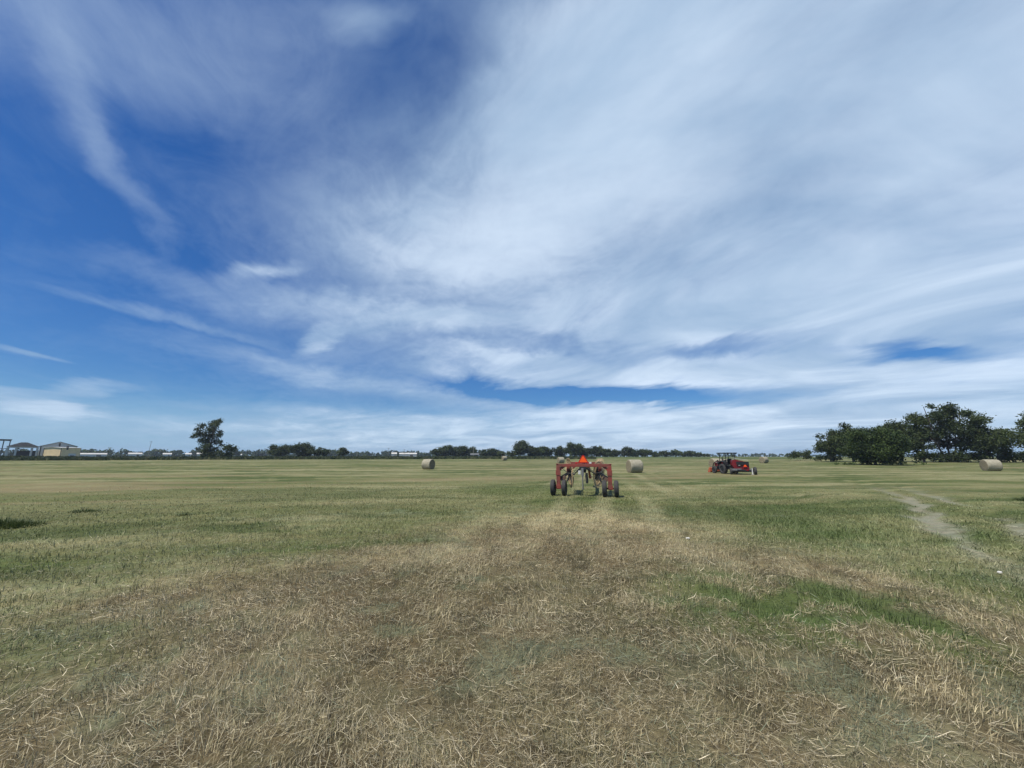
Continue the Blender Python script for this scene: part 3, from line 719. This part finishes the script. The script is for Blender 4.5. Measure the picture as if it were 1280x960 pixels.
# ------------------------------------------------------------------ the wheel rake folded for the road
def rake():
    X, Y = 3.12, 17.15
    root = empty('hay_rake', (X, Y, H(X, Y)), R(-14), label='red wheel hay rake folded for transport with tan tine wheels and orange triangle', cat='hay rake')
    hw = 1.10
    b = MB(); b.box((0, 0, 1.30), (2 * hw + .16, .13, .13), bev=.012)
    for s in (-1, 1):
        b.box((s * (hw - .16), 0, 1.19), (.26, .05, .11), Matrix.Rotation(s * R(38), 3, 'Y'), bev=.005)
        b.box((s * (hw + .05), -.0, 1.36), (.10, .17, .03), bev=.004)
    b.build('crossbeam', M['red'], root)
    # second beam, farther along the frame, and the frame rails going forward
    b = MB(); b.box((0, 1.3, 1.38), (1.5, .10, .10), bev=.01); b.box((0, .72, 1.33), (.14, 1.3, .14), bev=.01)
    b.box((0, 2.9, 1.22), (.14, 3.3, .14), Matrix.Rotation(R(-5), 3, 'X'), bev=.01)
    b.box((0, 4.85, .82), (.12, 1.2, .12), Matrix.Rotation(R(-30), 3, 'X'), bev=.01); b.box((0, 5.9, .5), (.10, 1.1, .10), bev=.01)
    b.build('main_frame', M['red'], root)
    b = MB(); b.box((0, 6.5, .5), (.09, .22, .03), bev=.005); b.cyl((0, 6.5, .42), (0, 6.5, .6), .03); b.build('hitch', M['grey'], root)
    for s in (-1, 1):
        # leg with a gusset and a tandem axle
        b = MB(); b.box((s * hw, 0, .82), (.17, .15, .90), bev=.012); b.box((s * hw, -.085, .98), (.21, .02, .22), bev=.004)
        b.box((s * hw, 0, .38), (.22, .19, .16), bev=.012)
        for zz in (.62, .78, 1.1): b.cyl((s * hw - .05, -.09, zz), (s * hw - .05, -.065, zz), .016, seg=6)
        lg = b.build('leg', M['red'], root)
        b = MB(); b.cyl((s * hw - .33, 0, .34), (s * hw + .33, 0, .34), .035, seg=12); b.box((s * hw, .0, .31), (.16, .17, .06), bev=.01); b.build('axle', M['rust'], lg)
        for t in (-1, 1):
            wheel(root, 'transport_wheel', (s * hw + t * .245, 0, .335), .345, .19)
        # arm that swings the rake boom, bolted to the leg's inner side
        b = MB(); b.box((s * (hw - .26), .12, .86), (.42, .10, .12), Matrix.Rotation(s * R(32), 3, 'Y'), bev=.01)
        b.cyl((s * (hw - .46), .12, 1.0), (s * (hw - .62), .16, .72), .028, seg=10); b.cyl((s * (hw - .38), .06, .62), (s * (hw - .52), .2, 1.06), .04, seg=10)
        b.build('swing_arm', M['black'], root)
        b = MB(); b.box((s * (hw - .20), .08, .74), (.26, .13, .15), Matrix.Rotation(s * R(30), 3, 'Y'), bev=.02); b.build('pivot_bracket', M['rust'], root)
        # boom carrying the wheels, running forward
        b = MB(); b.box((s * .70, 1.5, 1.12), (.09, 2.7, .09), bev=.008); b.box((s * .70, .25, 1.12), (.13, .1, .22), bev=.008)
        b.box((s * .42, 1.3, 1.25), (.36, .06, .06), Matrix.Rotation(s * R(38), 3, 'Y'), bev=.004); b.build('boom', M['red'], root)
        for i in range(3):
            y = .55 + i * .8; cx = s * (.62 + .05 * i) - .05; cz = .95
            tilt = s * R(17 + 3 * (i % 2)); q = Matrix.Rotation(-tilt, 4, 'Z') @ Matrix.Rotation(s * R(6), 4, 'Y')
            wr = MB()
            # rim hoop and inner hoop
            wr.lathe([(-.012, .50), (-.012, .525), (.012, .525), (.012, .50)], 'X', (0, 0, 0), 40, closed=True)
            wr.lathe([(-.008, .30), (-.008, .316), (.008, .316), (.008, .30)], 'X', (0, 0, 0), 32, closed=True)
            n = 40
            for k_ in range(n):
                a = 2 * math.pi * k_ / n; a2 = a - s * .16
                p = [(0, math.cos(a) * .30, math.sin(a) * .30), (.0, math.cos(a) * .52, math.sin(a) * .52), (.02 * s, math.cos(a2) * .66, math.sin(a2) * .66)]
                wr.tube(p, .010, 4)
            o = wr.build('rake_wheel', M['tine'], root, loc=(cx, y, cz)); o.rotation_euler = q.to_euler()
            hb = MB(); hb.cyl((-.05, 0, 0), (.05, 0, 0), .075, seg=14)
            hb.lathe([(-.006, .06), (-.006, .30), (.006, .30), (.006, .06)], 'X', (0, 0, 0), 24, closed=True); hb.build('hub', M['rust'], o)
            b = MB(); b.cyl((cx, y, cz), (s * .70, y - .22, 1.09), .024, seg=8); b.cyl((s * .70, y - .22, 1.0), (s * .70, y - .22, 1.2), .035, seg=8); b.build('wheel_arm', M['black'], root)
    # centre: hydraulic cylinders, valve block, jack and hoses
    b = MB(); b.box((-.02, -.10, 1.18), (.30, .10, .14), bev=.01); b.box((.0, .08, 1.1), (.2, .2, .22), bev=.01); b.build('valve_block', M['black'], root)
    for x0, z0, x1, z1 in ((-.12, 1.18, -.42, .92), (.14, 1.18, .44, .96)):
        b = MB(); b.cyl((x0, -.06, z0), ((x0 + x1) / 2, -.02, (z0 + z1) / 2), .045, seg=12); b.cyl(((x0 + x1) / 2, -.02, (z0 + z1) / 2), (x1, .02, z1), .024, seg=10)
        b.cyl((x1 - .04, .02, z1), (x1 + .04, .02, z1), .04, seg=10); b.build('hydraulic_cylinder', M['black'], root)
    b = MB(); b.box((-.04, -.12, 1.02), (.10, .07, .34), bev=.008); b.cyl((-.04, -.12, .9), (-.04, -.12, .33), .028, seg=10); b.cyl((-.04, -.12, .33), (-.04, -.12, .30), .055, seg=12)
    b.build('parking_stand', M['grey'], root)
    b = MB(); b.cyl((.13, -.1, .98), (.15, -.1, .58), .05, seg=12); b.box((.14, -.1, .6), (.1, .08, .1), bev=.008); b.build('accumulator', M['black'], root)
    b = MB(); b.box((-.17, -.16, 1.0), (.10, .05, .16), bev=.01); b.build('document_box', M['white'], root)
    b = MB()
    for k_, (x0, x1, zz) in enumerate(((-.25, -.9, .95), (.25, .92, .98), (-.1, .12, .62))):
        b.tube([(x0, -.08, 1.2), ((x0 * 2 + x1) / 3, -.12, zz), ((x0 + 2 * x1) / 3, -.11, zz + .02), (x1, -.08, 1.16)], .012, 6)
    b.build('hydraulic_hose', M['hose'], root)
    # slow-vehicle triangle on its bracket
    zt = 1.40; y0 = -.02; b = MB()
    def tri(hh, wb, wt, zb): return [(-wb / 2, zb), (wb / 2, zb), (wb / 2 + .012, zb + .02), (wt / 2, zb + hh), (-wt / 2, zb + hh), (-wb / 2 - .012, zb + .02)]
    b.prism(tri(.34, .43, .07, zt), .006, 'XZ', (0, y0, 0)); sg = b.build('warning_triangle', M['refl_red'], root)
    b = MB(); b.prism(tri(.25, .30, .055, zt + .035), .004, 'XZ', (0, y0 - .006, 0)); b.build('triangle_panel', M['orange'], sg)
    b = MB(); b.box((0, .02, 1.42), (.05, .02, .24)); b.build('sign_bracket', M['grey'], root)
    for s in (-1, 1):
        b = MB(); b.box((s * .30, .0, 1.405), (.10, .05, .075), bev=.012); b.build('tail_lamp', M['refl_red'] if s < 0 else M['white'], root)
rake()

# ------------------------------------------------------------------ tractor and mower
def tractor():
    X, Y = 21.35, 39.3
    t = empty('tractor', (X, Y, H(X, Y)), R(96), label='red tractor with black canopy and orange front bucket parked among the bales', cat='tractor')
    t.scale = (.93, .93, .97)
    b = MB(); b.box((.15, 0, .62), (2.1, .42, .34), bev=.04); b.box((-.62, 0, .60), (.42, .9, .36), bev=.05); b.box((1.0, 0, .40), (.18, .95, .12), bev=.02); b.build('chassis', M['black'], t)
    b = MB(); b.prism([(.15, .78), (1.32, .72), (1.38, .95), (1.30, 1.12), (.95, 1.22), (.15, 1.30)], .62, 'XZ'); hd = b.build('hood', M['red2'], t)
    b = MB(); b.box((1.39, 0, .92), (.03, .44, .26), bev=.01); b.build('grille', M['black'], hd)
    for s in (-1, 1):
        b = MB(); b.box((1.37, s * .2, 1.05), (.05, .13, .08), bev=.015); b.build('headlight', M['white'], hd)
        b = MB(); b.box((.7, s * .317, 1.12), (.9, .008, .05)); b.build('side_stripe', M['white'], hd)
        b = MB(); pts = [(-1.22, .85), (-1.15, 1.08), (-.95, 1.24), (-.5, 1.30), (-.12, 1.22), (.02, 1.0), (.02, .93), (-.14, 1.12), (-.5, 1.2), (-.93, 1.15), (-1.1, 1.0), (-1.17, .85)]
        b.prism(pts, .34, 'XZ', (0, s * .64, 0)); b.build('fender', M['black'], t)
        wheel(t, 'rear_wheel', (-.58, s * .66, .50), .50, .30, 16, rim=M['black']).rotation_euler = (0, 0, R(90))
        wheel(t, 'front_wheel', (1.0, s * .62, .36), .36, .22, 12, rim=M['black']).rotation_euler = (0, 0, R(90))
    b = MB(); b.box((-.2, 0, .72), (.9, 1.1, .05), bev=.01); b.build('platform', M['black'], t)
    b = MB(); b.box((-.55, 0, 1.02), (.42, .46, .12), bev=.04); b.box((-.76, 0, 1.28), (.12, .46, .44), Matrix.Rotation(R(-10), 3, 'Y'), bev=.04); b.build('seat', M['seat'], t)
    b = MB(); b.cyl((.12, 0, 1.1), (-.08, 0, 1.36), .022)
    b.lathe([(-.012, .17), (-.012, .2), (.012, .2), (.012, .17)], 'Z', (0, 0, 0), 20, closed=True)
    for v in [v for v in b.bm.verts if v.co.z < .05 and v.co.length < .3]:
        v.co = Matrix.Rotation(R(-35), 3, 'Y') @ v.co + Vector((-.08, 0, 1.37))
    b.build('steering_wheel', M['black'], t)
    for px, s in ((.12, 1), (.12, -1), (-.98, 1), (-.98, -1)):
        b = MB(); b.cyl((px, s * .52, .75), (px + (.06 if px < 0 else -.05), s * .50, 2.02), .036, seg=10); b.build('canopy_post', M['black'], t)
    b = MB(); b.box((-.42, 0, 2.06), (1.62, 1.28, .10), bev=.035); b.box((-.42, 0, 2.01), (1.5, 1.1, .03)); b.build('canopy', M['black'], t)
    for s in (-1, 1):
        b = MB(); b.box((-1.2, s * .45, 1.98), (.06, .14, .09), bev=.015); b.build('work_lamp', M['black'], t)
    b = MB(); b.cyl((.75, -.25, 1.15), (.75, -.25, 1.72), .035); b.cyl((.75, -.25, 1.35), (.75, -.25, 1.6), .055); b.build('exhaust_pipe', M['black'], t)
    for s in (-1, 1):
        b = MB(); b.box((.55, s * .42, 1.0), (.09, .07, .75), bev=.01); b.tube([(.55, s * .42, 1.32), (1.3, s * .42, 1.05), (1.75, s * .42, .35)], .045, 8); b.build('loader_arm', M['black'], t)
    b = MB(); b.prism([(1.72, .08), (2.2, .05), (2.2, .08), (1.8, .16), (1.76, .5), (1.86, .58), (1.70, .55), (1.68, .2)], 1.35, 'XZ')
    for s in (-1, 1): b.prism([(1.72, .08), (2.18, .06), (1.86, .56), (1.70, .52)], .02, 'XZ', (0, s * .675, 0))
    b.build('bucket', M['orange2'], t)
    # the mower behind
    X, Y = 21.6, 36.9
    m = empty('towed_mower', (X, Y, H(X, Y)), R(-22), label='glossy red towed mower with reflective triangle and dark tyre behind the canopied tractor', cat='mower')
    m.scale = (.92, .92, .97)
    b = MB(); b.prism([(-.62, .45), (.55, .38), (.66, .55), (.62, .95), (.42, 1.22), (-.55, 1.42), (-.80, 1.36), (-.86, .9)], 1.4, 'XZ', (-.05, .3, 0)); q = b.build('mower_hood', M['red2'], m)
    b = MB(); b.box((-.12, .3, 1.46), (1.35, 1.3, .03), Matrix.Rotation(R(9), 3, 'Y'), bev=.01); b.build('top_panel', M['white'], q)
    b = MB(); b.box((.02, -.47, 1.08), (1.10, .10, .30), bev=.01); b.build('vent_grille', M['black'], q)
    b = MB(); b.box((0, .3, .36), (1.9, 1.3, .22), bev=.03); b.box((-.15, -.45, .42), (.75, .16, .14), bev=.02); b.build('cutter_bar', M['black'], m)
    b = MB(); b.box((-.55, -.50, .48), (.85, .05, .18), bev=.01); b.build('side_shield', M['grey'], m)
    wheel(m, 'mower_wheel', (1.12, -.1, .36), .36, .24, 10); wheel(m, 'mower_wheel', (-1.0, .0, .30), .30, .2, 10)
    b = MB(); b.cyl((-1.0, 0, .3), (1.12, -.1, .36), .04); b.box((.85, -.1, .42), (.12, .12, .4), bev=.01); b.build('axle', M['black'], m)
    b = MB(); b.cyl((.82, -.42, .08), (.82, -.42, .62), .05, seg=12); b.box((.82, -.42, .05), (.2, .16, .03)); b.build('parking_stand', M['white'], m)
    def tri(hh, wb, wt, zb): return [(-wb / 2, zb), (wb / 2, zb), (wt / 2, zb + hh), (-wt / 2, zb + hh)]
    b = MB(); b.prism(tri(.34, .40, .06, .72), .01, 'XZ', (.22, -.50, 0)); sg = b.build('warning_triangle', M['refl_red'], m)
    b = MB(); b.prism(tri(.24, .27, .05, .76), .006, 'XZ', (.22, -.512, 0)); b.build('triangle_panel', M['orange'], sg)
    b = MB(); b.box((-.28, -.475, .95), (.16, .03, .2), bev=.01); b.build('reflector', M['white'], m)
    b = MB(); b.tube([(-.5, .6, .6), (-1.0, 1.0, .55), (-1.35, 1.35, .5)], .06, 8); b.build('drawbar', M['black'], m)
tractor()

# ------------------------------------------------------------------ buildings, sheds and poles at the left
def gable(root, cx, cy, L, Wd, hw, hr, wallm, roofm, trim=None, axis=0, over=.4):
    """axis 0: ridge along local X"""
    b = MB(); b.prism([(-Wd / 2, 0), (Wd / 2, 0), (Wd / 2, hw), (0, hr), (-Wd / 2, hw)], L, 'YZ', (cx, cy, 0)); b.build('wall', wallm, root)
    for s in (-1, 1):
        run = Wd / 2 + over; sl = math.atan2(hr - hw, Wd / 2); ln = run / math.cos(sl)
        b = MB(); b.box((cx, cy + s * run / 2, hr + .09 - math.tan(sl) * run / 2), (L + 2 * over, ln, .12), Matrix.Rotation(-s * sl, 3, 'X')); b.build('roof_slope', roofm, root)
    if trim:
        for e in (-1, 1):
            for s in (-1, 1):
                b = MB(); b.box((cx + e * (L / 2 + .03), cy + s * (Wd / 2 - .1), hw / 2), (.05, .2, hw)); b.build('corner_trim', trim, root)
def buildings():
    # tan metal building
    x, y = -176.5, 153; z = H(x, y)
    r = empty('metal_building', (x, y, z), R(92), label='tan metal building with low pale gabled roof at the far left', cat='building')
    L, Wd, hw, hr = 6.6, 6.9, 3.7, 3.95
    gable(r, 0, 0, Wd, L, hw, hr, M['tanmetal'], M['roofmetal'], M['trim'], over=.25)
    b = MB(); b.box((.6, -L / 2 - .03, .8), (2.6, .06, 1.6)); d = b.build('roll_up_door', M['white'], r)
    b = MB(); b.box((.6, -L / 2 - .085, .62), (1.5, .02, .5)); b.build('door_opening', M['glass'], d)
    b = MB(); b.box((-1.5, -L / 2 + .0, hw + .02), (.5, .4, 1.4)); b.build('roof_vent', M['trim'], r)
    # taller white gable rising behind it
    x, y = -186.5, 160; z = H(x, y)
    r = empty('white_gable_building', (x, y, z), R(52 + 90), label='pale building with wide white gable rising behind the tan one', cat='building')
    gable(r, 0, 0, 9, 9.6, 4.5, 6.2, M['white'], M['wood'], M['trim'], over=.3)
    b = MB(); b.box((-4.53, 0, 5.1), (.06, .45, 1.3)); b.build('louvre', M['trim'], r)
    # dark hipped-roof pavilion on white columns
    x, y = -191.5, 152.5; z = H(x, y)
    r = empty('pavilion', (x, y, z), R(50), label='dark hip-roofed pavilion on white columns left of the tan building', cat='pavilion')
    bm = MB(); w_, d_, h0, h1 = 4.1, 3.4, 4.2, 5.9
    vs = [bm.bm.verts.new(v) for v in ((-w_, -d_, h0), (w_, -d_, h0), (w_, d_, h0), (-w_, d_, h0), (-.8, 0, h1), (.8, 0, h1))]
    for f in ((0, 1, 5, 4), (1, 2, 5), (2, 3, 4, 5), (3, 0, 4), (3, 2, 1, 0)): bm.bm.faces.new([vs[i] for i in f])
    bm.build('roof', M['shingle'], r)
    b = MB(); b.box((0, -d_ + .3, h0 - .2), (2 * w_ - .6, .25, .38)); b.box((0, d_ - .3, h0 - .2), (2 * w_ - .6, .25, .38)); b.build('fascia', M['white'], r)
    for px in (-3.7, -1.6, 2.2, 3.6):
        for py in (-d_ + .35, d_ - .35):
            b = MB(); b.box((px, py, (h0 - .4) / 2), (.55, .4, h0 - .4), bev=.02); b.build('column', M['white'], r)
    b = MB(); b.box((.5, .8, 1.35), (5.5, 2.6, 2.7)); b.build('inner_wall', M['barnred'], r)
    # raised platform roof at the picture's edge
    x, y = -204.5, 155; z = H(x, y)
    r = empty('platform_shelter', (x, y, z), R(52), label='flat-roofed shelter raised on thin posts at the left edge of the photo', cat='shelter')
    b = MB(); b.box((0, 0, 6.9), (5.5, 3.4, .5)); b.box((0, 0, 7.22), (5.8, 3.7, .08)); b.build('roof', M['wood'], r)
    b = MB(); b.box((0, 0, 3.6), (5.2, 3.2, .2)); b.build('deck', M['wood'], r)
    for px in (-2.5, -.8, .9, 2.5):
        for py in (-1.5, 1.5):
            b = MB(); b.cyl((px, py, 0), (px, py, 6.7), .14, seg=8); b.build('post', M['grey'], r)
    # long low white sheds far off
    SH = [(-431, 402, 19, 9, 3.6, 'longest low white shed right of the tan building'), (-388, 402, 10, 8, 3.9, 'white shed second from the left, left of the thin leaning pole'),
          (-355, 402, 6.5, 8, 3.6, 'white shed right of the thin leaning pole'), (-330, 398, 4.5, 7, 3.6, 'short white shed just left of the lone open-crowned tree'),
          (-318, 398, 5, 6, 3.9, 'tiny white shed nearest the lone open-crowned tree'), (-282, 402, 6, 6, 2.8, 'small white shed left of the round-crowned tree'),
          (-107, 402, 17, 9, 3.8, 'long white shed left of the leftmost bale'), (-122, 404, 5, 5, 4.2, 'narrow white shed left of the long shed by the leftmost bale')]
    for i, (x, y, L, Wd, h, lb) in enumerate(SH):
        r = empty('white_shed', (x, y, H(x, y)), math.atan2(-x, y) , label=lb, cat='shed', group='white sheds along the horizon')
        gable(r, 0, 0, L, Wd, h * .72, h * 1.05, M['white'], M['roofmetal'], None, over=.3)
        b = MB(); b.box((L * .2, -Wd / 2 - .04, h * .3), (L * .18, .06, h * .58)); b.build('door', M['barnred'], r)
    r = empty('small_house', (23.0, 238, H(23, 238)) if False else (-23.5, 246, H(-23.5, 246)), R(5), label='small grey cabin half hidden in front of the central tree row notch', cat='cabin')
    gable(r, 0, 0, 5, 4, 1.5, 2.2, M['wood'], M['grey'], None, over=.3)
    b = MB(); b.box((1, -2.04, .7), (.9, .06, 1.4)); b.build('door', M['trim'], r)
    # poles
    for (x, y, top, lean, cross, lb) in ((-372.8, 400, 17.2, .05, 1, 'tall thin utility pole between white sheds, leaning slightly'), (-24.1, 243, 7.4, 0, 0, 'thin pale pole before the central tree row'),
                                 (-158, 398, 7.0, 0, 0, 'short pale pole right of the small single tree'), (-126, 398, 10.5, 0, 1, 'utility pole left of the leftmost bale'), (-110, 398, 9.0, 0, 1, 'utility pole closest to the leftmost bale')):
        z = H(x, y); r = empty('utility_pole', (x, y, z), math.atan2(-x, y), label=lb, cat='pole', group='poles on the horizon'); r.rotation_euler[1] = lean
        b = MB(); b.cyl((0, 0, -.3), (0, 0, top - z), .2 if y > 300 else .13, .14 if y > 300 else .1, 8); b.build('pole', M['wood'] if cross else M['rim'], r)
        if cross:
            b = MB(); b.box((0, -.1, top - z - .7), (2.6, .14, .16)); b.build('cross_arm', M['wood'], r)
            for q in (-1.1, .0, 1.1):
                b = MB(); b.cyl((q, -.1, top - z - .62), (q, -.1, top - z - .35), .07, .04, 8); b.build('insulator', M['grey'], r)
buildings()

# rank weeds standing in the cut grass at the left
def weed_clump(x, y, rad, hgt, n, seed, lb):
    rs = np.random.default_rng(seed); d = rs.random(n) ** .6 * rad; a = rs.uniform(0, 6.283, n)
    px, py = d * np.cos(a) * 1.25, d * np.sin(a) * .8; pz = height(px + x, py + y) - H(x, y)
    L = hgt * rs.uniform(.35, 1.1, n) * (1.1 - .6 * d / rad); tl = np.abs(rs.normal(.45, .3, n)); ph = a + rs.normal(0, .7, n); wd = rs.uniform(.008, .02, n)
    p0 = np.stack((px, py, pz - .01), 1); u = np.stack((np.cos(ph), np.sin(ph), np.zeros(n)), 1); up = np.array((0, 0, 1.0))
    p1 = p0 + (u * np.sin(tl)[:, None] + up * np.cos(tl)[:, None]) * (L * .55)[:, None]
    t2 = tl + rs.uniform(.1, .9, n); p2 = p1 + (u * np.sin(t2)[:, None] + up * np.cos(t2)[:, None]) * (L * .5)[:, None]
    sd = np.stack((-np.sin(ph), np.cos(ph), rs.normal(0, .2, n)), 1) * wd[:, None] * .5
    V = np.stack((p0 - sd * .6, p0 + sd * .6, p1 + sd, p1 - sd, p2), 1).reshape(-1, 3); base = np.arange(n)[:, None] * 5
    F = np.concatenate((base + np.array([0, 1, 2, 3]), base + np.array([3, 2, 4])), 1).ravel()
    c = np.array((.035, .060, .018)) + (np.array((.10, .13, .045)) - np.array((.035, .060, .018))) * (rs.random(n) ** 1.1)[:, None] * 1.2
    o = link('weed_clump', np_mesh('weed_clump', V, F, np.tile([4, 3], n), np.repeat(c, 5, 0)), M['straw']); o.location = (x, y, H(x, y))
    tag(o, lb, 'weeds', 'weed clumps in the cut grass')
weed_clump(-12.6, 9.9, .75, .30, 1700, 1, 'largest dark green weed clump at the left edge of the photo')
weed_clump(-13.2, 12.4, .4, .16, 320, 2, 'small dark weed clump just behind the largest one at the left')
weed_clump(-9.6, 11.8, .22, .13, 160, 3, 'tiny weed tuft right of the two clumps at the left edge')
weed_clump(20.9, 15.6, .8, .3, 1100, 4, 'dark weed clump at the right edge beyond the second wheel rut')

# small pale stones lying in the field
for i, (x, y, s_, lb) in enumerate(((3.64, 8.41, .032, 'small white stone in the brown stubble between rake and tufts'), (7.30, 6.17, .028, 'white stone lying in the near wheel rut'))):
    b = MB(); bmesh.ops.create_icosphere(b.bm, subdivisions=2, radius=s_)
    rd = random.Random(i)
    for v in b.bm.verts: v.co = Vector((v.co.x * 1.3, v.co.y, v.co.z * .6)) * rd.uniform(.85, 1.12)
    o = b.build('stone', M['concrete'], None, smooth=False, loc=(x, y, H(x, y) + .03)); tag(o, lb, 'stone')

# ------------------------------------------------------------------ the air
hb = MB(); hb.box((0, 0, 18), (5200, 5200, 40)); 
hm = bpy.data.materials.new('thin_haze'); hm.use_nodes = True; hm.node_tree.nodes.clear(); hn = NT(hm.node_tree)
ho = hn.new('ShaderNodeOutputMaterial'); hv = hn.new('ShaderNodeVolumePrincipled'); hn.l.new(hv.outputs[0], ho.inputs['Volume'])
hv.inputs['Color'].default_value = (.72, .84, 1, 1); hv.inputs['Density'].default_value = .00024; hv.inputs['Anisotropy'].default_value = .2
tag(hb.build('haze', hm), 'thin pale haze in the air over the whole field', 'haze', kind='stuff')
